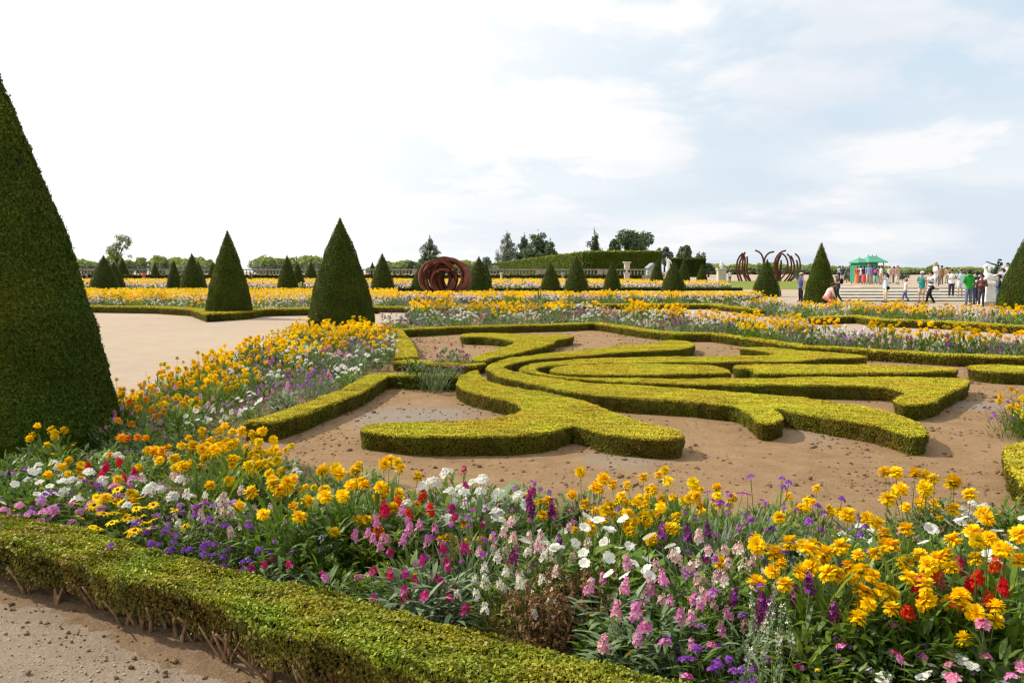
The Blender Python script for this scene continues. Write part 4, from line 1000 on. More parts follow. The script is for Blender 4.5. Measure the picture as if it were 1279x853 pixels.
# (kind, px, py, height of the blooms, label) - where the photo shows them, unprojected onto their real height
HAND = [
 ('petunia', 52, 600, .36, 'white petunia at the foot of the huge dark cone'),
 ('phlox_pink', 45, 632, .32, 'low pink phlox spilling over the front hedge beside the huge dark cone'),
 ('verbena', 95, 605, .36, 'purple verbena mixed into the pink phlox by the huge cone'),
 ('phlox_pink', 88, 622, .34, 'pink phlox with mauve clusters between white petunia and coneflowers'),
 ('phlox_white', 100, 596, .40, 'small white phlox just behind the pink phlox by the huge cone'),
 ('salvia', 140, 574, .44, 'red salvia growing close to the huge dark cone'),
 ('coneflower', 128, 622, .36, 'yellow coneflowers with brown eyes near the pink phlox'),
 ('coneflower', 158, 645, .32, 'yellow coneflowers with brown eyes lowest in the front bed, by the hedge'),
 ('coneflower', 196, 642, .33, 'yellow coneflowers with brown eyes beside the purple verbena'),
 ('phlox_white', 198, 606, .40, 'white phlox behind the brown-eyed coneflowers'),
 ('phlox_pink', 165, 592, .40, 'pink phlox behind the white phlox near the red salvia'),
 ('snap_pale', 205, 590, .42, 'pale pink snapdragons between red salvia and yellow coreopsis'),
 ('coreopsis_o', 168, 548, .50, 'tall orange-yellow coreopsis beside the edge of the huge cone'),
 ('coreopsis_o', 176, 508, .50, 'orange coreopsis further back along the edge of the huge cone'),
 ('verbena', 178, 672, .30, 'purple verbena trailing onto the front hedge below the coneflowers'),
 ('verbena', 222, 655, .34, 'dense purple verbena in the middle of the shaded bed'),
 ('verbena', 258, 683, .30, 'purple verbena hanging over the front hedge'),
 ('verbena', 300, 672, .31, 'purple verbena beside the dark leafy gap behind the front hedge'),
 ('verbena_m', 250, 632, .38, 'mauve verbena behind the dense purple verbena'),
 ('coreopsis', 252, 572, .52, 'yellow coreopsis clump midway between the red salvia and the soil'),
 ('coreopsis', 285, 560, .52, 'yellow coreopsis clump at the inner corner of the bed'),
 ('coreopsis_g', 325, 572, .48, 'golden coreopsis leaning over the bare soil at the bed corner'),
 ('coreopsis', 296, 545, .50, 'yellow coreopsis hiding the end of the mossy inner hedge'),
 ('coreopsis_g', 322, 553, .46, 'golden coreopsis at the tip of the mossy inner hedge'),
 ('coreopsis_t', 238, 558, .54, 'tall yellow coreopsis between the orange coreopsis and the bed corner'),
 ('snap_pale', 292, 620, .42, 'pale pink and white snapdragons in front of the corner coreopsis'),
 ('snap_white', 262, 612, .42, 'creamy snapdragons left of the pale pink snapdragons'),
 ('coreopsis', 348, 606, .52, 'large yellow coreopsis with the lowest heads over the dark leaves'),
 ('coreopsis', 392, 606, .52, 'large yellow coreopsis in the middle of the long yellow row'),
 ('coreopsis', 436, 598, .52, 'large yellow coreopsis in the yellow row before the forked hedge'),
 ('coreopsis', 480, 592, .54, 'large yellow coreopsis at the end of the yellow row by the white stock'),
 ('bush', 372, 668, .34, 'dark green leafy plant under the yellow row'),
 ('bush', 410, 655, .36, 'green leafy plant below the middle yellow coreopsis'),
 ('stock_mag', 333, 705, .27, 'small magenta stock against the front hedge below the leafy plants'),
 ('pinks', 410, 715, .28, 'pink flowers touching the front hedge under the leafy plants'),
 ('snap_pink', 478, 640, .44, 'pink snapdragons in front of the yellow row'),
 ('salvia', 512, 622, .46, 'reddish salvia between the yellow row and the white stock'),
 ('snap_pink', 505, 648, .42, 'pink snapdragons nearest the silver-leaved stock'),
 ('phlox_white', 556, 606, .50, 'white phlox cluster before the bare soil, nearest the yellow row'),
 ('phlox_white', 588, 606, .50, 'white phlox cluster before the bare soil, in the middle'),
 ('phlox_white', 614, 616, .48, 'white phlox cluster before the bare soil, farthest from the yellow row'),
 ('stock_mag', 600, 600, .54, 'magenta stock poking up behind the white phlox'),
 ('stock_mag', 505, 722, .32, 'silver-leaved stock with crimson heads, on the hedge side of the bed'),
 ('stock_mag', 545, 712, .34, 'silver-leaved stock with the darkest crimson heads'),
 ('stock_mag', 525, 690, .38, 'silver-leaved stock with small magenta heads behind the crimson ones'),
 ('grassy', 575, 668, .44, 'grey-green wiry plant between the crimson stock and pale snapdragons'),
 ('grassy', 600, 645, .46, 'grey-green wiry plant below the white phlox'),
 ('snap_pale', 640, 662, .44, 'salmon pink snapdragons on the left half of the mixed snapdragon clump'),
 ('snap_pale', 690, 660, .46, 'salmon pink snapdragons around the dark purple stock'),
 ('snap_white', 648, 690, .40, 'creamy white snapdragons above the withered plant'),
 ('snap_white', 618, 712, .36, 'creamy white snapdragons at the side of the withered plant'),
 ('stock_plum', 678, 640, .54, 'dark purple stock standing above the salmon snapdragons'),
 ('dead', 690, 732, .30, 'withered brown snapdragon with curled dry leaves'),
 ('dead', 655, 742, .28, 'withered brown plant with straw stalks next to the crimson stock'),
 ('dead', 722, 715, .34, 'withered tall brown stalks beside the white petunias'),
 ('petunia', 732, 664, .46, 'white petunia right of the dark purple stock'),
 ('petunia', 757, 682, .42, 'white petunia between the withered stalks and pink stock'),
 ('petunia', 790, 676, .42, 'white petunia in front of the bushy yellow coreopsis'),
 ('coreopsis_t', 742, 598, .58, 'tall yellow coreopsis at the back edge, nearest the white petunias'),
 ('coreopsis_g', 795, 618, .50, 'bushy golden coreopsis in the centre of the bed'),
 ('coreopsis_g', 838, 606, .50, 'bushy golden coreopsis touching the magenta stock'),
 ('coreopsis_g', 768, 640, .44, 'low golden coreopsis with lime leaves'),
 ('stock_plum', 862, 660, .46, 'deep magenta tall stock spikes right of the bushy coreopsis'),
 ('stock_pink', 768, 706, .42, 'bright pink stock spikes rising from silver leaves by the withered stalks'),
 ('stock_pink', 822, 728, .42, 'bright pink stock with two tall spikes in the middle of the bed'),
 ('stock_pink', 783, 758, .36, 'rose stock with one round pink head over silver leaves'),
 ('snap_pale', 888, 672, .48, 'airy salmon snapdragons behind the purple stock, back of the clump'),
 ('snap_pale', 862, 702, .44, 'airy salmon snapdragons beside the bright pink stock'),
 ('snap_pale', 920, 690, .46, 'airy salmon snapdragons left of the tall silvery spike'),
 ('snap_pink', 875, 752, .36, 'pink snapdragons low in the bed under the salmon ones'),
 ('pinks', 850, 795, .28, 'pink snapdragons at the bottom of the view near the hedge'),
 ('verbena_m', 893, 720, .40, 'mauve verbena among the salmon snapdragons'),
 ('stock_plum', 934, 752, .40, 'dark plum stock left of the silvery spike'),
 ('stock_plum', 1000, 742, .44, 'dark plum stock right of the silvery spike'),
 ('weed', 958, 768, .50, 'tall silvery green spike leaning across the front of the bed'),
 ('grassy', 935, 628, .50, 'wiry grey-green plant with violet tips at the back of the bed'),
 ('verbena', 965, 622, .50, 'purple verbena nodding above the soil clods'),
 ('verbena', 1028, 650, .48, 'purple verbena among the tall yellow coreopsis'),
 ('grassy', 900, 632, .50, 'wiry grey-green plant next to the bushy golden coreopsis'),
 ('verbena', 878, 812, .26, 'purple verbena low at the bottom of the view'),
 ('verbena', 915, 835, .24, 'purple verbena lowest at the bottom of the view'),
 ('coreopsis', 975, 680, .52, 'yellow coreopsis with one head apart, first of the bright near group'),
 ('coreopsis', 1020, 697, .52, 'bright yellow coreopsis with many heads in the near group'),
 ('coreopsis', 1050, 720, .46, 'bright yellow coreopsis lowest in the near group'),
 ('coreopsis', 1082, 668, .54, 'bright yellow coreopsis at the back of the near group'),
 ('coreopsis', 1132, 690, .52, 'bright yellow coreopsis in the centre of the near group'),
 ('coreopsis_t', 1120, 592, .66, 'tallest yellow coreopsis standing clear above the bare soil'),
 ('coreopsis_t', 1188, 602, .64, 'tall yellow coreopsis with few heads standing clear above the soil'),
 ('coreopsis_t', 1155, 608, .62, 'tall yellow coreopsis between the two tallest ones'),
 ('coreopsis', 1215, 690, .54, 'bright yellow coreopsis left of the red salvia'),
 ('coreopsis', 1262, 678, .56, 'bright yellow coreopsis cut by the edge of the view'),
 ('coreopsis', 1145, 732, .44, 'yellow coreopsis with the lowest heads above the green leaves'),
 ('coreopsis', 1185, 748, .40, 'yellow coreopsis near the broad leaves'),
 ('salvia', 1196, 722, .46, 'red salvia framed by yellow coreopsis'),
 ('salvia', 1216, 704, .48, 'scarlet salvia next to the coreopsis at the edge of the view'),
 ('petunia', 1225, 672, .46, 'white petunia behind the scarlet salvia'),
 ('petunia', 1268, 660, .48, 'white petunia behind the coreopsis at the edge of the view'),
 ('petunia', 1122, 846, .22, 'white petunia at the very bottom of the view'),
 ('petunia', 1205, 846, .22, 'large white petunia under the broad leaves'),
 ('broad', 1190, 812, .28, 'plant with broad rounded leaves near the bottom of the view'),
 ('broad', 1245, 820, .28, 'plant with broad rounded leaves and pink flowers at the edge of the view'),
 ('pinks', 1252, 800, .34, 'single pink phlox head near the edge of the view'),
 ('pinks', 1045, 822, .26, 'small pink snapdragons at the bottom of the view below the coreopsis'),
 ('pinks', 1112, 812, .28, 'pink phlox below the yellow coreopsis'),
 ('bush', 1075, 778, .32, 'dark leafy plant under the bright near coreopsis'),
 ('bush', 1150, 795, .30, 'dark leafy plant beside the broad leaves'),
 ('bush', 1020, 785, .30, 'dark leafy plant beneath the plum stock'),
 ('coreopsis_g', 1279, 492, .45, 'yellow clump on the hedge corner at the edge of the view'),
 ('verbena', 1262, 510, .32, 'purple verbena beside the yellow clump at the edge of the view'),
 ('stock_mag', 562, 430, .46, 'magenta stock on the bare soil behind the grey-green bush'),
 ('stock_mag', 574, 436, .40, 'smaller magenta stock beside the tip of the Y-shaped hedge'),
 ('grassy', 543, 450, .46, 'round grey-green bush on the link hedge'),
 ('bush', 518, 452, .40, 'green leafy plant beside the grey-green bush'),
 ('bush', 556, 454, .38, 'dark leafy plant growing into the grey-green bush'),
 ('verbena_m', 570, 458, .22, 'small mauve verbena beside the grey-green bush'),
]
for k, px, py, z, lab in HAND:
    x, y = G(px, py, z)
    s = z / (KIND[k]['H'] * .88)
    plant(k, x, y, s, U(0, 6.28), lab, None, 1)
    taken.append((x, y, 1.0))

def scatter(poly, d, maxn, seed):
    """spaced random points in a polygon"""
    r = random.Random(seed); xs = [p[0] for p in poly]; ys = [p[1] for p in poly]; pts = []
    cells = {}
    for _ in range(maxn * 14):
        x, y = r.uniform(min(xs), max(xs)), r.uniform(min(ys), max(ys))
        if not in_poly(np.array([[x, y]]), poly)[0]: continue
        c = (int(x / d), int(y / d))
        if any((x - a) ** 2 + (y - b) ** 2 < d * d for i in (-1, 0, 1) for j in (-1, 0, 1) for a, b in cells.get((c[0] + i, c[1] + j), ())): continue
        cells.setdefault(c, []).append((x, y)); pts.append((x, y))
        if len(pts) >= maxn: break
    return pts

NICE = {'coreopsis': 'yellow coreopsis', 'coreopsis_g': 'golden coreopsis', 'coreopsis_o': 'orange coreopsis', 'coreopsis_t': 'tall coreopsis', 'coneflower': 'brown-eyed coneflower', 'snap_pink': 'pink snapdragon', 'snap_pale': 'salmon snapdragon', 'snap_white': 'creamy snapdragon', 'stock_mag': 'magenta stock', 'stock_pink': 'rose pink stock', 'stock_plum': 'plum stock', 'verbena': 'purple verbena', 'verbena_m': 'mauve verbena', 'phlox_pink': 'pink phlox', 'phlox_white': 'white phlox', 'salvia': 'red salvia', 'pinks': 'small pink', 'petunia': 'white petunia', 'bush': 'dark leafy plant', 'green_bush': 'bright green leafy plant', 'grassy': 'wiry grey-green plant', 'weed': 'silvery spiky plant', 'dead': 'withered plant', 'broad': 'broad leaved plant'}
def fill(poly, d, maxn, seed, pick, place, detail, size=(.85, 1.1), clear=.5):
    r = random.Random(seed)
    for x, y in scatter(poly, d, maxn, seed):
        if clear and near(x, y, d * clear): continue
        k = pick(x, y, r)
        lab = f'{NICE[k]} {place}'
        dt = detail(x, y) if callable(detail) else detail
        plant(k, x, y, r.uniform(*size), r.uniform(0, 6.28), lab, lab, dt)
        taken.append((x, y, 1.0))

# front bed: small fillers between the plants named above
bedF = [(-4.2, 5.95), (-2.9, 5.0), (-.72, 3.78), (.31, 3.2), (1.3, 2.75), (2.9, 2.6), (3.7, 3.5), (3.6, 5.0), (2.1, 4.75), (.7, 5.05), (-1.4, 5.75), (-2.0, 6.5), (-2.9, 7.2)]
def pickF(x, y, r):
    t = r.random()
    lim = 3.3 if x > 1.2 else 99
    opts = ['bush', 'bush', 'verbena', 'bush', 'coreopsis_g', 'phlox_white', 'bush', 'pinks', 'coreopsis', 'pinks', 'bush', 'verbena_m']
    return opts[int(t * len(opts))]
fill(bedF, .21, 170, 5, pickF, 'filling a gap in the front flower bed', 2, (.62, .85), .75)

fill(bedF, .15, 260, 25, lambda x, y, r: r.choice(['bush', 'bush', 'green_bush', 'green_bush', 'green_bush']), 'closing the front flower bed with leaves', 2, (.7, 1.0), .62)

# left bed, from the huge cone back to the olive cone
bedL = [(-3.4, 7.0), (-2.75, 7.7), (-2.5, 9.0), (-2.2, 11.0), (-2.15, 14.8), (-2.6, 18), (-3.25, 20.6), (-5.0, 20.6), (-4.6, 15.0), (-4.35, 11), (-4.4, 8.2)]
def pickL(x, y, r):
    t = (x + 4.45) / 2.2; t = (x - (-4.5 - max(0, y - 14) * .08)) / (2.2 if y < 15 else 1.9); u = r.random()
    if y > 14.5: return r.choice(['coreopsis_g', 'coreopsis_g', 'coreopsis', 'bush', 'coreopsis_g', 'bush', 'stock_plum', 'phlox_white', 'coreopsis_g', 'grassy']) if t < .8 else r.choice(['coreopsis_g', 'grassy', 'verbena_m', 'phlox_white'])
    if t < .38: return r.choice(['coreopsis_g', 'coreopsis_g', 'bush', 'coreopsis_g', 'coreopsis', 'bush', 'coreopsis_g', 'snap_pink', 'grassy', 'coreopsis'])
    if t < .62: return r.choice(['coreopsis_g', 'snap_pink', 'stock_plum', 'phlox_white', 'coreopsis', 'bush', 'coreopsis_g', 'stock_pink'])
    return r.choice(['phlox_white', 'verbena_m', 'grassy', 'bush', 'snap_white', 'stock_pink', 'snap_pink', 'petunia', 'verbena', 'bush'])
fill(bedL, .29, 340, 6, pickL, 'in the bed running from the huge cone to the olive cone', lambda x, y: 2 if y < 11.5 else 0, (.85, 1.1), .5)

# strip right behind the far side of the parterre
def back(pts, o0, o1):
    v = [Vector(p) for p in pts]
    f = lambda o: [tuple(p + Vector((0.12 * o, o))) for p in v]
    return f(o0) + f(o1)[::-1]
bp = [G(x, y, .2) for x, y in ((470, 412.5), (571, 408.8), (680, 405.9), (747, 403.5), (775, 407.8), (809, 412.8), (846, 416.6), (894, 417), (934, 422.3), (971, 427.6), (1009, 432.6), (1082, 437), (1114, 439), (1189, 443.4), (1279, 446.6), (1360, 450))]
wd = [8.0, 7.8, 7.0, 6.5, 8.0, 8.6, 8.2, 7.0, 5.6, 5.4, 5.0, 3.9, 3.0, 2.0, 2.0, 2.0]
bedB = [(x + .05, y + .32) for x, y in bp] + [(x + .2, y + w) for (x, y), w in zip(bp[::-1], wd[::-1])]
def pickB(x, y, r):
    yy = np.interp(x, [p[0] for p in sorted(bp)], [p[1] for p in sorted(bp)]); w = np.interp(x, [p[0] for p in sorted(bp)], [q for _, q in sorted(zip([p[0] for p in bp], wd))])
    t = (y - yy) / w
    if t > .55: return r.choice(['coreopsis_g', 'coreopsis', 'coreopsis_g', 'bush', 'coreopsis', 'snap_pink', 'phlox_white', 'grassy'])
    return r.choice(['grassy', 'verbena_m', 'snap_pink', 'phlox_white', 'stock_mag', 'bush', 'grassy', 'snap_pale', 'stock_plum', 'snap_white', 'coreopsis_g', 'bush', 'verbena', 'phlox_white'])
n7 = 7
bedB1 = [(x + .05, y + .32) for x, y in bp[:8]] + [(x + .2, y + w) for (x, y), w in zip(bp[:8][::-1], wd[:8][::-1])]
bedB2 = [(x + .05, y + .30) for x, y in bp[7:]] + [(x + .2, y + w) for (x, y), w in zip(bp[7:][::-1], wd[7:][::-1])]
fill(bedB1, .50, 420, 7, pickB, 'in the strip just beyond the scrollwork', 0, (1.05, 1.45), .5)
fill(bedB2, .36, 520, 17, pickB, 'in the sunny strip beside the sandy gap', 0, (1.05, 1.4), .45)

# the next strips beyond
def lane(pts, o0, o1): return [(x, y + o0) for x, y in pts] + [(x, y + o1) for x, y in pts[::-1]]
def pickC(x, y, r): return r.choice(['coreopsis_g', 'coreopsis', 'coreopsis_g', 'grassy', 'snap_pink', 'phlox_white', 'bush', 'verbena_m', 'bush', 'snap_white', 'stock_pink'])
l2 = [G(x, y, .2) for x, y in ((464, 383.8), (565, 385.2), (640, 384.2), (740, 380.8), (890, 380.6), (960, 388.4), (1012, 396.6))]
fill(lane(l2, .5, 5.4), .92, 230, 8, pickC, 'in the flower strip behind the dividing hedge', 0, (1.25, 1.7), 0)
l3 = [G(x, y, .2) for x, y in ((985, 393), (1017, 397.6), (1069, 395.4), (1103, 400), (1182, 402.4), (1279, 408), (1360, 412), (1520, 420), (1680, 428))]
fill(lane(l3, .4, 8.2), .62, 460, 9, pickC, 'in the flower strip below the visitors on the steps', 0, (1.05, 1.4), 0)
l4 = [G(x, y, .2) for x, y in ((50, 382), (112, 384), (200, 385.2), (262, 388.4), (352, 387.8), (470, 385.2))]
def pickD(x, y, r):
    yy = np.interp(x, [p[0] for p in l4], [p[1] for p in l4])
    if y - yy > 2.4: return r.choice(['coreopsis_g', 'coreopsis', 'coreopsis_g', 'bush', 'coreopsis_g', 'phlox_white', 'grassy', 'coreopsis'])
    return r.choice(['grassy', 'phlox_white', 'verbena_m', 'bush', 'snap_pink', 'grassy', 'coreopsis_g', 'snap_white'])
fill(lane(l4, .6, 7.0), .82, 240, 10, pickD, 'in the flower strip across the gravel path', 0, (1.2, 1.5), 0)

# ------------------------------------------------------------------ terrace steps, kiosk, statues
stp = empty('stone_steps', (0, 0, 0), 0, 'wide flight of shallow pale stone steps leading up to the terrace', 'steps')
sd_ = [45.2, 47.4, 50.0, 53.4, 59.0]
K0 = (1049 - CX) / F
for k, d in enumerate(sd_):
    d2 = sd_[k + 1] + .3 if k < 4 else 64.0
    mb = MB(); z0, z1 = .10 * k, .10 * (k + 1)
    xr = 46
    mb.prism([(K0 * d, d), (xr, d), (xr, d2), (K0 * d2, d2)], 0 if k == 0 else z0 - .03, z1 - .03)
    mb.prism([(K0 * d - .03, d - .05), (xr, d - .05), (xr, d2), (K0 * d2 - .03, d2)], z1 - .03, z1 - .004 * (k == 4))
    mb.build('step', M['stone'], stp)
mb = MB(); mb.prism([(K0 * 64 + .01, 60), (140, 60), (140, 240), (K0 * 240, 240)], 0, .5)
tag(mb.build('terrace', M['gravel']), kind='structure')

ko = D(1077, 345, 86); kio = empty('kiosk', (ko[0], 86, .5), R_(8), 'small green wooden kiosk with a hipped roof at the top of the steps', 'kiosk')
mb = MB(); mb.box((.15, 0, 1.06), (2.0, 1.8, 2.12)); mb.build('wall', M['kiosk'], kio)
for cx_ in (-.5, .45):
    mb = MB(); mb.box((cx_, -.905, 1.0), (.75, .03, 1.7)); mb.box((cx_, -.925, 1.0), (.6, .02, 1.5)); mb.build('door', M['kiosk_roof'], kio)
def hip(c, w, d, z0, z1, rl):
    mb = MB(); x, y = c
    e = [(x - w / 2, y - d / 2, z0), (x + w / 2, y - d / 2, z0), (x + w / 2, y + d / 2, z0), (x - w / 2, y + d / 2, z0)]
    r = [(x - rl / 2, y, z1), (x + rl / 2, y, z1)]
    mb.face([e[0], e[1], r[1], r[0]]); mb.face([e[2], e[3], r[0], r[1]]); mb.face([e[1], e[2], r[1]]); mb.face([e[3], e[0], r[0]])
    mb.box((x, y, z0 - .04), (w, d, .08))
    return mb
mb = hip((.85, -.3), 2.1, 2.4, 2.12, 2.72, .9); rf = mb.build('roof', M['kiosk_roof'], kio)
for q in (.4, .85, 1.3): mb = MB(); mb.lathe([(.035, 0), (.06, .06), (.02, .1), (.035, .17), (0.0, .22)], (q, -.3, 2.70), 0, 8); mb.build('finial', M['kiosk_roof'], rf)
mb = hip((-.42, -.1), 1.35, 2.0, 2.08, 2.48, .5); rf = mb.build('roof', M['kiosk_roof'], kio)
mb = MB(); mb.lathe([(.035, 0), (.06, .06), (.02, .1), (.035, .17), (0.0, .22)], (-.42, -.1, 2.46), 0, 8); mb.build('finial', M['kiosk_roof'], rf)
mb = MB(); mb.box((1.55, -1.25, 1.05), (.07, .07, 2.08)); mb.build('post', M['kiosk'], kio)

def box_on(name, px, d, w, h, z0, mat, label, cat): pass
# marble sphinx with a bronze child on its pedestal
sx, sy, _ = D(1240, 360, 40.0)
ped = empty('pedestal', (sx, sy, 0), R_(-6), 'tall pale pedestal under the marble sphinx', 'pedestal')
mb = MB(); mb.box((.1, 0, .10), (1.25, .8, .2)); mb.build('base', M['stone'], ped)
mb = MB(); mb.box((.1, 0, .60), (1.05, .62, .8)); mb.build('block', M['marble'], ped)
mb = MB(); mb.box((.1, 0, 1.05), (1.20, .76, .10)); mb.build('cornice', M['marble'], ped)
sp = empty('sphinx_statue', (sx, sy, 1.10), R_(-6), 'white marble sphinx lying on a pedestal near the edge of the view', 'statue')
V_ = [(.55, 0, .20), (.15, 0, .24), (-.25, 0, .27), (-.33, 0, .46), (-.34, 0, .62), (-.36, 0, .74)]
E_ = [(0, 1), (1, 2), (2, 3), (3, 4), (4, 5)]; R0 = [.20, .18, .19, .14, .075, .115]
for s in (1, -1):
    b = len(V_); V_ += [(-.35, s * .16, .22), (-.55, s * .17, .09), (-.75, s * .17, .06)]; R0 += [.09, .07, .06]; E_ += [(2, b), (b, b + 1), (b + 1, b + 2)]
    b = len(V_); V_ += [(.45, s * .2, .20), (.30, s * .24, .09), (.12, s * .25, .06)]; R0 += [.13, .08, .06]; E_ += [(0, b), (b, b + 1), (b + 1, b + 2)]
b = len(V_); V_ += [(-.48, 0, .73)]; R0 += [.02]; E_ += [(5, b)]
link('body', skin_mesh('body', V_, E_, R0, M['marble']), sp)
mb = MB(); mb.ball((-.33, 0, .78), (.15, .14, .11), 0, 12, 7, -.1, 1); mb.tube([(-.27, .10, .78), (-.24, .12, .62), (-.22, .1, .48)], [.06, .055, .02], 0, 8); mb.tube([(-.27, -.10, .78), (-.24, -.12, .62), (-.22, -.1, .48)], [.06, .055, .02], 0, 8); mb.build('headdress', M['marble'], sp)
mb = MB(); mb.tube([(.6, -.16, .34), (.2, -.2, .40), (-.1, -.19, .33)], [.06, .09, .03], 0, 8); mb.tube([(.1, 0, .42), (.3, 0, .44), (.52, 0, .38)], [.1, .14, .08], 0, 8); mb.build('drapery', M['marble'], sp)
pu = empty('child_statue', (sx + .12, sy, 1.54), R_(-6), 'dark bronze child riding on the marble sphinx, one arm stretched out', 'statue')
V_ = [(0, 0, .10), (0, 0, .26), (.03, 0, .40), (.06, 0, .46), (.12, 0, .60), (-.15, .06, .46), (-.34, .07, .55), (-.46, .07, .57), (.14, -.10, .34), (.04, -.14, .22), (-.06, .13, .04), (-.04, .2, -.13), (-.06, -.13, .04), (-.04, -.2, -.13), (.05, .08, .42), (.05, -.08, .42)]
E_ = [(0, 1), (1, 2), (2, 3), (3, 4), (2, 14), (14, 5), (5, 6), (6, 7), (2, 15), (15, 8), (8, 9), (0, 10), (10, 11), (0, 12), (12, 13)]
link('body', skin_mesh('body', V_, E_, [.085, .085, .085, .045, .095, .035, .028, .022, .035, .025, .055, .035, .055, .035, .045, .045], M['bronze']), pu)
mb = MB(); mb.ball((.14, 0, .63), (.10, .10, .085), 0, 10, 6, -.2, 1); mb.build('hair', M['bronze'], pu)
mb = MB(); mb.ball((.22, 0, .46), (.05, .13, .10), 0, 8, 6); mb.build('wing', M['bronze'], pu)

def figure(px, d, z0, H, label, mat):
    x, y, _ = D(px, 340, d); r = empty('statue', (x, y, z0), -PI / 2, label, 'statue'); r.scale = (H, H, H)
    V_ = [(0, 0, .5), (0, 0, .65), (0, 0, .78), (0, 0, .86), (.01, 0, .94), (0, .13, .78), (.03, .2, .62), (.1, .14, .55), (0, -.13, .78), (.05, -.17, .92), (.1, -.1, 1.02), (0, .06, .3), (0, .07, .03), (.03, -.06, .3), (0, -.09, .03)]
    E_ = [(0, 1), (1, 2), (2, 3), (3, 4), (2, 5), (5, 6), (6, 7), (2, 8), (8, 9), (9, 10), (0, 11), (11, 12), (0, 13), (13, 14)]
    link('body', skin_mesh('body', V_, E_, [.10, .09, .10, .04, .065, .045, .035, .025, .045, .035, .025, .075, .05, .075, .05], mat), r)
    mb = MB(); mb.lathe([(.13, 0.02), (.14, .15), (.12, .38), (.11, .5), (.10, .58)], (-.02, 0, 0), 0, 10); mb.build('drapery', mat, r)
    return r
def pedestal(px, d, w, h, label, mat):
    x, y, _ = D(px, 340, d); r = empty('pedestal', (x, y, 0), 0, label, 'pedestal')
    mb = MB(); mb.box((0, 0, h * .06), (w * 1.25, w * 1.25, h * .12)); mb.build('base', mat, r)
    mb = MB(); mb.box((0, 0, h * .5), (w, w, h * .76)); mb.build('block', mat, r)
    mb = MB(); mb.box((0, 0, h * .94), (w * 1.2, w * 1.2, h * .12)); mb.build('cornice', mat, r)
pedestal(834.5, 140, .95, 1.5, 'pale pedestal under the white standing statue', M['stone'])
figure(834.5, 140, 1.5, 2.5, 'white standing statue behind the squat broad cone', M['marble'])
x, y, _ = D(783, 340, 135)
pedestal(783, 135, .8, 1.4, 'stone pedestal under the pale vase', M['stone'])
v = MB(); v.lathe([(.0, 0), (.28, .02), (.30, .10), (.13, .20), (.12, .32), (.40, .55), (.50, .85), (.46, 1.1), (.50, 1.5), (.72, 1.72), (.70, 1.8), (.45, 1.78)], (0, 0, 0), 0, 16)
vo = v.build('stone_vase', M['stone']); vo.location = (x, y, 1.4); tag(vo, 'pale stone vase on a pedestal before the long clipped hedge', 'vase')
pedestal(901, 120, 1.15, 2.1, 'large pale pedestal carrying the white bust beside the lawn', M['stone'])
x, y, _ = D(901, 340, 120); bu = empty('bust', (x, y, 2.1), -PI / 2, 'white bust on the large pedestal beside the steel beams', 'statue')
link('body', skin_mesh('body', [(0, 0, .15), (0, 0, .42), (.03, 0, .62), (.05, 0, .82), (0, .3, .38), (0, -.3, .38), (.16, 0, .80)], [(0, 1), (1, 2), (2, 3), (1, 4), (1, 5), (3, 6)], [.2, .2, .09, .15, .13, .13, .03], M['marble']), bu)
mb = MB(); mb.ball((0, 0, .87), (.17, .17, .16), 0, 10, 6, -.2, 1); mb.build('hair', M['marble'], bu)
mb = MB(); mb.lathe([(.22, 0), (.14, .05), (.16, .16)], (0, 0, 0), 0, 10); mb.build('base', M['marble'], bu)
# grey pavilion
x, y, _ = D(814, 340, 170); pv = empty('pavilion', (x, y, 0), R_(10), 'small grey pavilion with a pediment roof at the end of the balustrade', 'building')
mb = MB(); mb.box((0, 0, 1.15), (1.9, 1.9, 2.3)); mb.build('wall', M['grey_paint'], pv)
mb = MB(); mb.box((0, 0, 2.36), (2.3, 2.3, .14)); mb.face([(-1.12, -1.12, 2.43), (1.12, -1.12, 2.43), (0, -1.12, 3.35)]); mb.face([(-1.12, 1.12, 2.43), (1.12, 1.12, 2.43), (0, 1.12, 3.35)])
mb.face([(-1.12, -1.12, 2.43), (-1.12, 1.12, 2.43), (0, 1.12, 3.35), (0, -1.12, 3.35)]); mb.face([(1.12, -1.12, 2.43), (1.12, 1.12, 2.43), (0, 1.12, 3.35), (0, -1.12, 3.35)]); mb.build('roof', M['lead'], pv)
mb = MB(); mb.box((0, -.965, 1.0), (.8, .05, 1.7)); mb.build('door', M['lead'], pv)

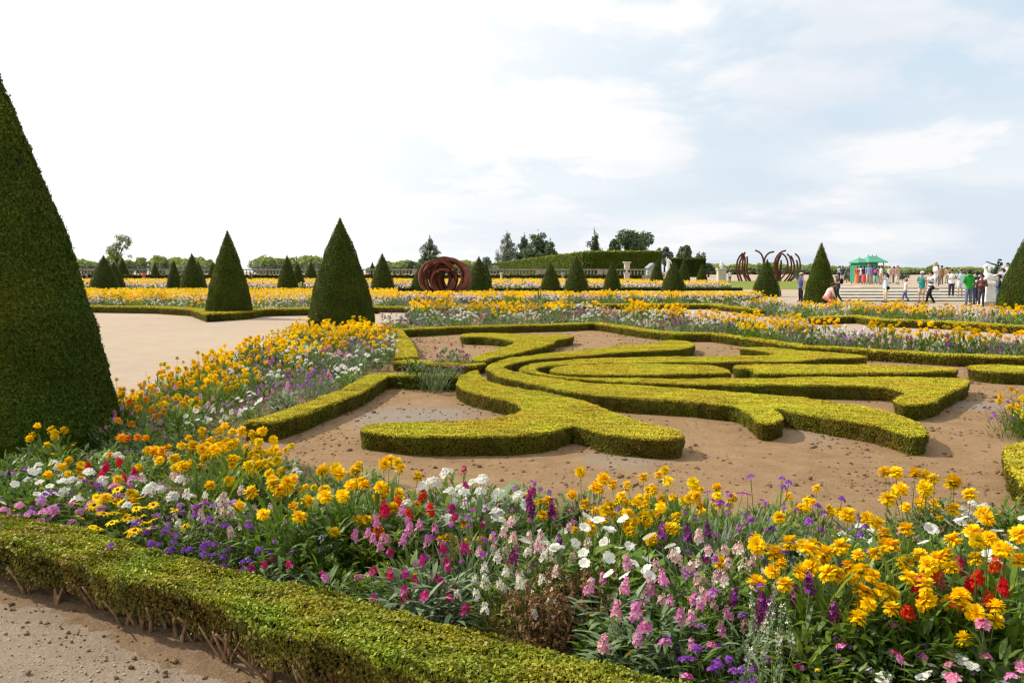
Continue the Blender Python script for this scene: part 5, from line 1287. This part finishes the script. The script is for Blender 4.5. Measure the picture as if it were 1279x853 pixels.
# ------------------------------------------------------------------ rusted steel sculptures
def beam(pts, t, w, axis, m=M['corten']):
    """square beam swept along pts: t across the curve, w along axis"""
    pts = [Vector(p) for p in pts]; ax = Vector(axis).normalized(); rows = []
    for i, p in enumerate(pts):
        d = (pts[min(i + 1, len(pts) - 1)] - pts[max(i - 1, 0)]).normalized(); n = d.cross(ax).normalized()
        rows.append([p + n * t / 2 + ax * w / 2, p - n * t / 2 + ax * w / 2, p - n * t / 2 - ax * w / 2, p + n * t / 2 - ax * w / 2])
    mb = MB(); mb.grid(rows, 0, True, False, True); return mb
rx, ry, _ = D(556, 340, 58.5)
rg = empty('ring_sculpture', (rx, ry, 0), 0, 'sculpture of tangled rusty steel rings standing among the flower beds', 'sculpture')
for i, (cx_, cz, r, dy, a0, ext, tz, tx) in enumerate([
    (-.55, 1.15, 1.18, -.9, 40, 310, 14, 0), (-.42, 1.18, 1.22, -.55, 130, 320, 10, 4), (-.62, 1.05, 1.02, -.2, 80, 300, 18, -4), (-.25, 1.10, 1.10, .1, 200, 310, 8, 3),
    (-.05, 1.30, 1.28, -.35, 250, 300, -4, 2), (.05, 1.20, 1.22, .45, 20, 330, -10, 0), (.30, 1.12, 1.14, .2, 300, 310, -14, 4), (.52, 1.10, 1.12, -.1, 160, 320, -18, -3),
    (.72, 1.05, 1.06, .5, 100, 310, -22, 2), (.62, 1.14, 1.16, .85, 220, 320, -16, 3), (-.10, .98, .82, -.75, 60, 300, 6, 0), (.12, 1.02, .72, .0, 0, 320, -6, 3), (.35, 1.18, 1.20, -.7, 290, 300, -12, -3), (-.48, 1.1, .92, .35, 180, 320, 20, 2), (.45, 1.0, .88, -.4, 60, 320, -20, -2), (-.72, 1.12, 1.08, .6, 300, 320, 24, 3), (.2, 1.25, 1.26, .7, 140, 310, -6, 2), (-.3, .95, .98, -.1, 350, 320, 12, -2)]):
    Mx = Matrix.Rotation(R_(tz), 3, 'Z') @ Matrix.Rotation(R_(tx), 3, 'X'); c = Vector((cx_, dy, max(cz, r + .06)))
    pts = [c + Mx @ Vector((r * math.cos(R_(a0 + ext * k / 44)), 0, r * math.sin(R_(a0 + ext * k / 44)))) for k in range(45)]
    beam(pts, .14, .36, Mx @ Vector((0, 1, 0))).build('ring', M['corten'], rg)
def arcs(label, cpx, d, lst, tilt=0):
    ox, oy, _ = D(cpx, 345, d); r = empty('arc_sculpture', (ox, oy, 0), 0, label, 'sculpture')
    for i, (zp, dy) in enumerate(lst):
        P = [Vector(D(900 + zx / 10.66, 295 + zy / 10.66, d + dy)) - Vector((ox, oy, 0)) for zx, zy in zp]
        Q = []
        for j in range(len(P) - 1):
            a, b, c_, e = P[max(j - 1, 0)], P[j], P[j + 1], P[min(j + 2, len(P) - 1)]
            for k in range(6):
                t = k / 6; Q.append(.5 * ((2 * b) + (c_ - a) * t + (2 * a - 5 * b + 4 * c_ - e) * t * t + (3 * b - a - 3 * c_ + e) * t ** 3))
        Q.append(P[-1])
        beam(Q, .27, .5, (.35, 1, 0)).build('beam', M['corten'], r)
DA = 138
low = 600
arcs('group of upright curved steel beams nearest the white bust', 927, DA, [([(250, low), (218, 480), (220, 360), (250, 280), (300, 225)], 0), ([(285, low), (248, 480), (252, 370), (285, 280), (296, 235)], 1.2), ([(345, low), (300, 490), (292, 400), (302, 300), (325, 212)], .5), ([(385, low), (325, 500), (318, 430), (326, 340), (320, 270)], 1.8), ([(400, low), (365, 520), (350, 430), (356, 350), (353, 272)], 2.6)])
arcs('pair of steel beams spreading like two arms above a cone', 955, DA, [([(545, low), (560, 460), (572, 340), (550, 255), (510, 212), (462, 190)], 0), ([(590, low), (580, 460), (582, 330), (610, 260), (655, 222), (716, 208)], .6)])
arcs('cluster of inward curving steel beams behind the squat cone', 975, DA, [([(760, low), (722, 430), (724, 340), (752, 270), (805, 215), (872, 193)], 0), ([(785, low), (738, 440), (742, 360), (775, 280), (822, 230)], 1.0), ([(800, low), (760, 450), (762, 370), (780, 300), (800, 262)], 1.8), ([(790, low), (800, 450), (806, 370), (806, 320)], 2.4)])
arcs('fan of outward bowed steel beams beside the woman in blue', 990, DA, [([(780, low), (870, 490), (895, 420), (892, 340), (866, 275), (822, 232)], 0), ([(850, low), (920, 510), (942, 430), (940, 340), (918, 270), (884, 238)], .8), ([(890, low), (955, 510), (982, 430), (970, 340), (938, 262)], 1.5), ([(930, low), (1015, 510), (1058, 430), (1056, 340), (1034, 275), (992, 233)], .4), ([(915, low), (990, 520), (1022, 440), (1024, 370), (1010, 320)], 2.2)])

# ------------------------------------------------------------------ balustrade, long clipped hedges
def balustrade(x0, x1, y0, y1, label):
    n = Vector((x1 - x0, y1 - y0, 0)); Ln = n.length; n.normalize(); a = math.atan2(n.y, n.x)
    r = empty('balustrade', (x0, y0, 0), a, label, 'balustrade', 'stone balustrade sections closing the gardens')
    mb = MB(); mb.box((Ln / 2, 0, .45), (Ln, .6, .9)); mb.build('plinth', M['stone_grey'], r)
    mb = MB(); mb.box((Ln / 2, 0, 1.98), (Ln, .5, .22)); mb.build('rail', M['stone_grey'], r)
    for q in (.6, Ln - .6): mb = MB(); mb.box((q, 0, 1.4), (1.15, .56, 1.0)); mb.build('pier', M['stone_grey'], r)
    nb = int((Ln - 3) / .62); P = MB()
    P.lathe([(.11, 0), (.11, .12), (.07, .2), (.17, .42), (.10, .68), (.07, .82), (.11, .9), (.11, .98)], (0, 0, .9), 0, 6)
    me = P.mesh('baluster', [M['stone_grey']])
    for k in range(nb): b = link('baluster', me, r); b.location = (1.5 + (Ln - 3) * (k + .5) / nb, 0, 0)
names = ['behind the thin leafy tree', 'between the thin leafy tree and the double pair of cones', 'behind the dark corner cone', 'behind the pair of cones by the olive cone', 'hidden by the olive cone', 'seen through the rusty steel rings', 'beside the rusty rings, where a visitor leans', 'in front of the low end of the long clipped hedge', 'behind the tallest cone of its row', 'next to the stone vase']
bx = [D(px, 340, 160)[0] for px in (60, 138, 215, 292, 369, 446, 523, 600, 677, 754, 826)]
for i in range(10): balustrade(bx[i] + .05, bx[i + 1] - .05, 160, 160, 'grey stone balustrade section ' + names[i])

def wall_hedge(name, p0, p1, th, h, leaf, n, label, cat='hedge', cols=('yew_wall', 'yew_wall_top')):
    p0, p1 = Vector(p0), Vector(p1); d = p1 - p0; Ln = d.length; d.normalize(); s = Vector((-d.y, d.x))
    mb = MB(); q = [tuple(p0 + s * th / 2), tuple(p0 - s * th / 2), tuple(p1 - s * th / 2), tuple(p1 + s * th / 2)]
    if area(q) < 0: q = q[::-1]
    core = MB(); core.prism(q, 0, h - leaf * .3)
    t = rng.uniform(0, 1, n); zz = rng.uniform(0, h, n)
    f = np.array([p0.x + d.x * 0, p0.y, 0])
    near_s = -1 if s.y > 0 else 1
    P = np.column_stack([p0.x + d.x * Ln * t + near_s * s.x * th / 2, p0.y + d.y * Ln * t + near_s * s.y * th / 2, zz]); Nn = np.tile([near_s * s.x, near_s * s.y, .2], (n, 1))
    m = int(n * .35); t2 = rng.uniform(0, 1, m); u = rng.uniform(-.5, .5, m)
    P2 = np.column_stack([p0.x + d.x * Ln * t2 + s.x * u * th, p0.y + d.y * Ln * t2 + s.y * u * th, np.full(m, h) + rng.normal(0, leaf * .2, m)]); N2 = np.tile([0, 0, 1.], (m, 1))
    ke = max(60, int(n * th / Ln)); EP, EN = [], []
    for pe, sg in ((p0, -1), (p1, 1)):
        uu = rng.uniform(-.5, .5, ke); EP.append(np.column_stack([pe.x + s.x * uu * th + d.x * sg * .05, pe.y + s.y * uu * th + d.y * sg * .05, rng.uniform(0, h, ke)])); EN.append(np.tile([d.x * sg, d.y * sg, .2], (ke, 1)))
    P = np.concatenate([P] + EP); Nn = np.concatenate([Nn] + EN); n = len(P)
    Q = leaf_quads(np.concatenate([P + wob(P, .8)[:, None] * Nn * .1, P2]), np.concatenate([Nn, N2]), leaf, leaf * .6, .5)
    o = core.build(name, M['yew_core']); tag(o, label, cat)
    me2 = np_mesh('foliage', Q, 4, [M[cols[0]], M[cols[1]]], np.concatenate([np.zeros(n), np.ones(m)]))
    link('foliage', me2, o)
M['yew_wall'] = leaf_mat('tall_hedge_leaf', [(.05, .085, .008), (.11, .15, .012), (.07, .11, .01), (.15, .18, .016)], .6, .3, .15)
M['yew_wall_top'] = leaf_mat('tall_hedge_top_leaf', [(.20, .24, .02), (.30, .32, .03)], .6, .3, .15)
a = D(737, 316.8, 215); b = D(824, 315.8, 205); z = 6.2
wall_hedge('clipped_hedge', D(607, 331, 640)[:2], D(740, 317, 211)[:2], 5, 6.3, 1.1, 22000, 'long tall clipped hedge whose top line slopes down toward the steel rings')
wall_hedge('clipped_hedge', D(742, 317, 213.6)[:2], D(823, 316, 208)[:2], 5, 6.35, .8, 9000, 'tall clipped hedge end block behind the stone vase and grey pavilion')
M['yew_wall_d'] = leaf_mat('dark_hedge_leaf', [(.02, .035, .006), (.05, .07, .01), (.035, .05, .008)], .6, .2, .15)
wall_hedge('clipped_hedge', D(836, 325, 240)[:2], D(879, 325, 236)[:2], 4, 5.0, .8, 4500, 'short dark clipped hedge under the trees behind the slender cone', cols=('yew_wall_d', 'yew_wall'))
wall_hedge('clipped_hedge', D(60, 345, 148)[:2], D(800, 345, 148)[:2], 1.2, .85, .45, 16000, 'long low dark hedge in front of the stone balustrade', cols=('yew_wall_d', 'yew_wall_d'))

# ------------------------------------------------------------------ far flower beds and lawn (too far off to count plants)
mb = MB(); mb.face([(*G(893, 351.0), .012), (*G(1052, 351.0), .012), (*G(1046, 361.5), .012), (*G(900, 361.5), .012)])
tag(mb.build('lawn', M['lawn']), kind='structure')
M['fy'] = leaf_mat('far_bloom_yellow', [(.92, .56, .006), (.97, .66, .012), (.92, .48, .006)], .6, .3, .1)
M['fw'] = leaf_mat('far_bloom_pale', [(.70, .66, .60), (.60, .42, .52), (.75, .70, .66), (.55, .36, .45)], .6, .3, .1)
M['fg'] = leaf_mat('far_bed_leaf', [(.05, .09, .015), (.09, .14, .02), (.12, .16, .05)], .6, .3, .15)
def far_bed(poly, n, label, h=.5, s=.10):
    P = np.array(poly); C = rng.uniform(P.min(0), P.max(0), (n * 3, 2)); C = C[in_poly(C, poly)][:n]; n = len(C)
    f = wob(np.column_stack([C, np.zeros(n)]), 1.6); row = (C[:, 1] - P[:, 1].min()) / np.ptp(P[:, 1])
    yel = (rng.uniform(size=n) < np.clip(.07 + .34 * f + .14 * row, .02, .45))
    pale = ~yel & (rng.uniform(size=n) < .33)
    z = np.where(yel, h * rng.uniform(.75, 1.1, n), np.where(pale, h * rng.uniform(.45, .8, n), h * rng.uniform(.05, .75, n)))
    mi = np.where(yel, 0, np.where(pale, 1, 2))
    Q = leaf_quads(np.column_stack([C, z]), np.tile([0, -.35, .8], (n, 1)), s * 1.3, s, .8)
    tag(link('flower_bed', np_mesh('flower_bed', Q, 4, [M['fy'], M['fw'], M['fg']], mi)), label, 'flowers', kind='stuff')
def fp(pts): return [G(x, y) for x, y in pts]
far_bed(fp([(60, 362.5), (440, 362.8), (440, 352), (60, 352)]), 26000, 'far bed of yellow and pale flowers on the gravel side', .55, .16)
far_bed(fp([(440, 362.8), (700, 362.8), (700, 352), (440, 352)]), 18000, 'far bed of yellow and pale flowers around the steel rings', .55, .16)
far_bed(fp([(700, 362.8), (915, 362), (905, 356.5), (835, 354), (700, 352)]), 15000, 'far bed of yellow flowers around the row of cones', .55, .16)
far_bed([(l4[0][0], 37), (l4[-1][0], 38.5), (l4[-1][0] * 1.45, 56), (l4[0][0] * 1.6, 56)], 42000, 'broad bed of yellow and pale flowers across the gravel path, up to the cones', .5, .10)
far_bed([(-6, 40.5), (11.5, 42), (14.5, 47.5), (-8, 47.5)], 22000, 'broad bed of yellow and pale flowers in front of the row of cones', .5, .10)
far_bed(fp([(60, 350), (800, 350), (780, 346.5), (80, 346.5)]), 15000, 'farthest band of yellow flowers before the balustrade', .7, .35)
for x0, x1, y0, lab in ((60, 440, 363.6, 'low dark hedge edging the far bed on the gravel side'), (440, 700, 363.8, 'low dark hedge edging the far bed around the steel rings'), (700, 925, 363.2, 'low dark hedge edging the far bed at the row of cones')):
    wall_hedge('box_hedge', G(x0, y0), G(x1, y0), .7, .22, .14, 5000, lab, cols=('yew_wall_d', 'yew_wall'))

# ------------------------------------------------------------------ trees
def crown_leaves(blobs, n, size, seed=0, shell=.55, gap=.35):
    out = []
    w = np.array([b[3] * b[4] * b[5] for b in blobs]) ** .75; w /= w.sum()
    for b, k in zip(blobs, (w * n).astype(int)):
        u = rng.normal(size=(k, 3)); u /= np.linalg.norm(u, axis=1, keepdims=True)
        r = (shell + (1 - shell) * rng.uniform(0, 1, (k, 1)) ** .6) * (1 + .22 * wob(u, 4.0, seed + b[0])[:, None])
        out.append(np.array(b[:3]) + u * r * np.array(b[3:6]))
    P = np.concatenate(out)
    keep = wob(P, 2.2 / (size * 3.2), seed + 3) > -1 + gap
    return P[keep]
def tree(px, d, H, blobs, label, mats, n=2600, size=.5, trunk=.25, group='trees beyond the gardens', z0=0.0, gap=.35, shell=.5, limbs=5, name='tree'):
    x, y, _ = D(px, 340, d); r = empty(name, (x, y, z0), 0, label, 'tree', group)
    P = crown_leaves(blobs, n, size, px, shell, gap)
    Nn = P - P.mean(0); Nn /= np.linalg.norm(Nn, axis=1, keepdims=True) + 1e-9; Nn[:, 2] += .5
    Q = leaf_quads(P, Nn, size, size * .6, .9)
    link('crown', np_mesh('crown', Q, 4, [M[mats]]), r)
    mb = MB(); tr = random.Random(int(px))
    mb.tube([(0, 0, -.2), (tr.uniform(-.1, .1), 0, H * .35), (tr.uniform(-.2, .2), 0, H * .7), (0, 0, H * .93)], [trunk, trunk * .8, trunk * .5, trunk * .12], 0, 7)
    for i in range(limbs):
        b = blobs[i % len(blobs)]; zz = H * tr.uniform(.3, .65)
        e = Vector((b[0] + tr.uniform(-.6, .6) * b[3], b[1] + tr.uniform(-.6, .6) * b[4], b[2] + tr.uniform(-.3, .5) * b[5]))
        mb.tube([(0, 0, zz), Vector((0, 0, zz)).lerp(e, .5) + Vector((0, 0, .3)), e], [trunk * .42, trunk * .25, trunk * .06], 0, 5)
    mb.build('trunk', M['bark'], r)
    return r
M['t_dark'] = leaf_mat('hazed_dark_tree_leaf', [(.085, .125, .062), (.14, .19, .085), (.11, .155, .08), (.18, .225, .10)], .6, .2, .2)  # dark leaves lightened toward blue, distance haze painted into the colour
M['t_grey'] = leaf_mat('greyish_tree_leaf', [(.13, .17, .12), (.19, .23, .16), (.15, .19, .14)], .6, .25, .2)
M['t_light'] = leaf_mat('light_tree_leaf', [(.14, .19, .04), (.22, .26, .06), (.18, .22, .06)], .6, .35, .2)
M['t_haze'] = leaf_mat('hazed_wood_leaf', [(.26, .33, .08), (.40, .46, .11), (.32, .39, .11), (.46, .50, .14)], .7, .3, .1)  # pale leaf colour with the distance haze painted in
M['t_haze2'] = leaf_mat('hazed_wood_low_leaf', [(.22, .29, .19), (.30, .36, .25), (.26, .33, .23)], .7, .2, .1)  # lower leaves of the woods, haze painted as a bluish grey
def hz(py, d): return D(0, py, d)[2]
# thin leafy tree
H = hz(293, 150); rt = []
for i in range(46):
    a = i * 2.4; q = (i * .61) % 1; rr = 3.0 * math.sqrt((i * .37) % 1) * (1.05 - .55 * q); rt.append((rr * math.cos(a) * 1.05 + .4, rr * math.sin(a) * .8, H * (.50 + .47 * q), .5, .5, .42))
tree(147, 150, H, rt, 'thin leafy tree with gaps in its crown rising behind the widest cone', 't_light', 2300, .26, .13, gap=.12, shell=.1, limbs=26)
def conifer(px, d, top_, hw, label, mats='t_dark', n=2200, size=.45, tiers=9, gap=.3, low=.15, zz=0):
    H = hz(top_, d) - zz; R = hw / F * d; b = []; size *= d / 230; n = int(n * 3.4); gap *= .5
    cr = random.Random(px)
    for i in range(tiers):
        t = i / (tiers - 1); rr = R * (1 - t) ** .7 + .25; z = H * (low + (1 - low) * t)
        for j in range(9):
            a = cr.uniform(0, 6.28); k = rr * cr.uniform(.1, .95)
            b.append((k * math.cos(a), k * math.sin(a), z - k * .25 + cr.uniform(-.5, .5) * H / tiers, rr * cr.uniform(.3, .52), rr * cr.uniform(.3, .52), H / tiers * cr.uniform(.45, .95)))
    tree(px, d, H, b, label, mats, n, size, .25, gap=gap, shell=.2, limbs=8, name='conifer')
conifer(537, 230, 297, 21, 'dark layered conifer rising behind the rusty steel rings', n=2600, size=.5)
conifer(634, 560, 288, 18, 'thin pale conifer with sparse branches next to the big cedar', 't_grey', 1900, .45, 11, .5)
conifer(655, 430, 295, 15, 'bushy greyish conifer leaning against the big cedar', 't_grey', 2600, .6, 8)
conifer(672, 400, 289, 29, 'tall pointed cedar behind the long clipped hedge', 't_dark', 3600, .65, 8)
conifer(687, 390, 302, 15, 'lower rounded cedar on the flank of the pointed cedar', 't_dark', 2600, .6, 6)
conifer(742, 255, 291, 18, 'dark bushy conifer alone above the long clipped hedge', 't_dark', 3000, .55, 7)
for i, (px, d, top_, hw, n, lab, m) in enumerate([
    (790, 235, 284, 27, 6500, 'largest dark round tree above the end of the long clipped hedge', 't_dark'), (768, 245, 298, 10, 1800, 'low dark tree on the flank of the largest round tree', 't_dark'),
    (830, 262, 306, 11, 2200, 'small greyish tree between the largest round tree and the dark grove', 't_grey'), (857, 255, 304, 16, 4200, 'rounded dark tree over the short dark hedge', 't_dark'),
    (873, 250, 311, 9, 1800, 'dark tree at the edge of the grove by the sunlit small cone', 't_dark'), (885, 240, 327, 10, 1400, 'low dark tree between the sunlit cone and the white bust', 't_dark'),
    (607, 330, 319, 10, 1100, 'small bluish tree at the low end of the long clipped hedge', 't_grey'), (724, 300, 314, 8, 700, 'thin pale sapling above the long clipped hedge', 't_grey'),
    (622, 560, 308, 6, 900, 'faint bare-looking young tree beside the thin pale conifer', 't_grey'), (93, 300, 319, 5, 500, 'bluish tree at the edge of the huge cone', 't_grey'),
    (207, 330, 320, 8, 800, 'dark tree standing out in the far wood', 't_dark'), (516, 260, 325, 14, 1500, 'low green tree at the foot of the layered conifer', 't_dark')]):
    H = hz(top_, d); R = hw / F * d; b = []; cr = random.Random(i + 50)
    for j in range(11):
        a = cr.uniform(0, 6.28); k = R * cr.uniform(.1, .66); q = cr.uniform(.42, .84)
        b.append((k * math.cos(a), k * math.sin(a) * .8, H * q, R * cr.uniform(.28, .46), R * cr.uniform(.28, .46), H * cr.uniform(.10, .17)))
    tree(px, d, H, b, lab, m, n, .7 if hw > 9 else .5, .35, gap=.25, shell=.45)
conifer(1099, 300, 334, 5, 'small green conifer in the hedge line right of the kiosk', 't_dark', 500, .5, 5)

def wood(x0, x1, d, top_, label, n, size=1.6, seed=1, lowz=0):
    """a far-off wood: many overlapping crowns read as one mass"""
    cr = random.Random(seed); P = []; a, b = D(x0, 340, d)[0], D(x1, 340, d)[0]; H = hz(top_, d)
    k = int((b - a) / 3.4) + 2; hts = []
    for i in range(k):
        x = a + (b - a) * (i + cr.uniform(-.3, .3)) / k; e = min(1, min(i + .6, k - i - .4) / 5) ** .5
        hts.append((x, d + cr.uniform(-14, 22), H * cr.uniform(.66, 1.03) * (.55 + .45 * e), cr.uniform(2.6, 7.5)))
    per = int(n * 2.2) // k; Ps = []
    for x, y, h, r in hts:
        u = rng.normal(size=(per, 3)); u /= np.linalg.norm(u, axis=1, keepdims=True); u[:, 1] = -np.abs(u[:, 1])
        Ps.append(np.array([x, y, h * .52]) + u * np.array([r, r, h * .48]) * (.8 + .2 * rng.uniform(0, 1, (per, 1)) + .26 * wob(u, 4, x)[:, None]))
    P = np.concatenate(Ps); Nn = np.tile([0, -.5, .8], (len(P), 1))
    size *= .62; Q = leaf_quads(P, Nn, size, size * .7, .9)
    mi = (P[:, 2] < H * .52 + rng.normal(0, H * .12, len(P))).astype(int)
    tag(link('wood', np_mesh('wood', Q, 4, [M['t_haze'], M['t_haze2']], mi)), label, 'wood', kind='stuff')
wood(98, 272, 420, 319.5, 'far yellow-green wood behind the left balustrade', 16000, 1.7, 1)
wood(309, 430, 430, 317.5, 'far yellow-green wood behind the pair of cones', 12000, 1.7, 2)
wood(470, 620, 450, 325, 'far yellow-green wood behind the steel rings', 12000, 1.7, 3)
wood(860, 1060, 420, 329, 'far green wood behind the steel beams', 16000, 1.7, 4)
wood(1030, 1330, 400, 332.5, 'far green wood behind the visitors on the terrace', 26000, 1.6, 5)
wood(-700, 98, 420, 321, 'far green wood hidden by the huge cone', 30000, 2.0, 6)
wood(1330, 2000, 400, 331, 'far green wood past the edge of the view', 26000, 2.0, 7)
M['planter'] = leaf_mat('planter_leaf', [(.03, .07, .03), (.06, .11, .05), (.09, .13, .07)], .6, .2, .2)
for px, d, h, lab in ((1052, 95, 1.3, 'round green shrub at the head of the steps, nearest the cone'), (1058, 98, 1.7, 'taller green shrub next to the man in dark clothes'), (1064, 94, 1.2, 'low green shrub against the kiosk wall'), (997, 120, 2.2, 'bluish shrub behind the woman in blue'), (1128, 100, 1.1, 'low grey-green shrub on the terrace right of the kiosk')):
    tree(px, d, h, [(0, 0, h * .6, .75, .75, h * .42), (.3, .1, h * .45, .6, .6, h * .36), (-.35, 0, h * .45, .5, .6, h * .34)], lab, 'planter', 700, .16, .05, 'shrubs on the terrace', .5 if px > 1040 else 0, .2, .5, 3, 'shrub')

# ------------------------------------------------------------------ light, sky
sun_d = bpy.data.lights.new('sun', 'SUN')
sun_d.energy = 4.9; sun_d.angle = R_(0.8); sun_d.color = (1.0, .93, .80)
sun_o = bpy.data.objects.new('sun', sun_d); COL.objects.link(sun_o)
sun_o.location = (-20, 15, 25)
sun_o.rotation_euler = (-SUN).to_track_quat('-Z', 'Y').to_euler()

world = bpy.data.worlds.new('World'); scene.world = world
world.use_nodes = True
nt = world.node_tree; nt.nodes.clear(); N = nt.nodes.new; L = nt.links.new
wo = N('ShaderNodeOutputWorld'); bg = N('ShaderNodeBackground')
sky = N('ShaderNodeTexSky'); sky.sky_type = 'NISHITA'; sky.sun_disc = False
sky.sun_elevation = SUN_EL; sky.sun_rotation = SUN_AZ % (2 * math.pi)
sky.altitude = 100; sky.air_density = 1.0; sky.dust_density = 1.5; sky.ozone_density = 1.0
tc = N('ShaderNodeTexCoord'); nrm = N('ShaderNodeVectorMath'); nrm.operation = 'NORMALIZE'
L(tc.outputs['Generated'], nrm.inputs[0])
sep = N('ShaderNodeSeparateXYZ'); L(nrm.outputs[0], sep.inputs[0])

def mth(op, a, b=None, clamp=False):
    n = N('ShaderNodeMath'); n.operation = op; n.use_clamp = clamp
    for i, v in enumerate((a, b)):
        if v is None: continue
        if isinstance(v, (int, float)): n.inputs[i].default_value = v
        else: L(v, n.inputs[i])
    return n.outputs[0]

def maprange(v, a, b, c=0.0, d=1.0):
    n = N('ShaderNodeMapRange'); n.interpolation_type = 'SMOOTHSTEP'; n.clamp = True
    L(v, n.inputs[0])
    for i, q in enumerate((a, b, c, d)): n.inputs[i + 1].default_value = q
    return n.outputs[0]

# layered clouds on a flattened dome
zc = mth('MAXIMUM', sep.outputs[2], 0.0)
den = mth('ADD', zc, 0.22)
comb = N('ShaderNodeCombineXYZ')
L(mth('DIVIDE', sep.outputs[0], den), comb.inputs[0]); L(mth('DIVIDE', sep.outputs[1], den), comb.inputs[1])
comb.inputs[2].default_value = 0.37
n1 = N('ShaderNodeTexNoise'); n1.inputs['Scale'].default_value = 1.9; n1.inputs['Detail'].default_value = 8; n1.inputs['Roughness'].default_value = .58
n1.inputs['Distortion'].default_value = .25
L(comb.outputs[0], n1.inputs['Vector'])
n2 = N('ShaderNodeTexNoise'); n2.inputs['Scale'].default_value = 1.1; n2.inputs['Detail'].default_value = 5; n2.inputs['Roughness'].default_value = .5
mp = N('ShaderNodeMapping'); mp.inputs['Location'].default_value = (3.1, 1.7, 2.0); mp.inputs['Scale'].default_value = (1, 1.5, 1)
L(comb.outputs[0], mp.inputs[0]); L(mp.outputs[0], n2.inputs['Vector'])
dot = N('ShaderNodeVectorMath'); dot.operation = 'DOT_PRODUCT'; L(nrm.outputs[0], dot.inputs[0]); dot.inputs[1].default_value = SUN
glow = maprange(dot.outputs['Value'], .02, .62)
haze = maprange(sep.outputs[2], .30, .02)
cover = mth('ADD', maprange(n1.outputs[0], .40, .62), mth('MULTIPLY', glow, .9), True)
cover = mth('MAXIMUM', cover, mth('MULTIPLY', haze, .75))
# cloud tone: bright white tops, faint grey-blue undersides, whiter toward the sun
tone = N('ShaderNodeMix'); tone.data_type = 'RGBA'
tone.inputs[6].default_value = (8.5, 9.25, 10.3, 1); tone.inputs[7].default_value = (11.2, 11.2, 11.4, 1)
L(maprange(n2.outputs[0], .38, .60), tone.inputs[0])
tone2 = N('ShaderNodeMix'); tone2.data_type = 'RGBA'; tone2.inputs[7].default_value = (12.8, 12.7, 12.6, 1)
L(tone.outputs[2], tone2.inputs[6]); L(glow, tone2.inputs[0])
blue = N('ShaderNodeMix'); blue.data_type = 'RGBA'; blue.inputs[0].default_value = .7; blue.inputs[7].default_value = (9.5, 11.5, 12.9, 1)
L(sky.outputs[0], blue.inputs[6])
fin = N('ShaderNodeMix'); fin.data_type = 'RGBA'
L(cover, fin.inputs[0]); L(blue.outputs[2], fin.inputs[6]); L(tone2.outputs[2], fin.inputs[7])
L(fin.outputs[2], bg.inputs[0]); bg.inputs[1].default_value = 0.087
L(bg.outputs[0], wo.inputs[0])

scene.view_settings.view_transform = 'Standard'; scene.view_settings.look = 'None'
scene.view_settings.exposure = 0; scene.view_settings.gamma = 1
scene.render.engine = 'CYCLES'
scene.cycles.max_bounces = 7; scene.cycles.diffuse_bounces = 3; scene.cycles.glossy_bounces = 2; scene.cycles.transmission_bounces = 4
scene.cycles.use_denoising = True
scene.cycles.denoiser = 'OPENIMAGEDENOISE'
scene.cycles.denoising_prefilter = 'ACCURATE'
scene.cycles.filter_width = 1.3
scene.cycles.sample_clamp_indirect = 6
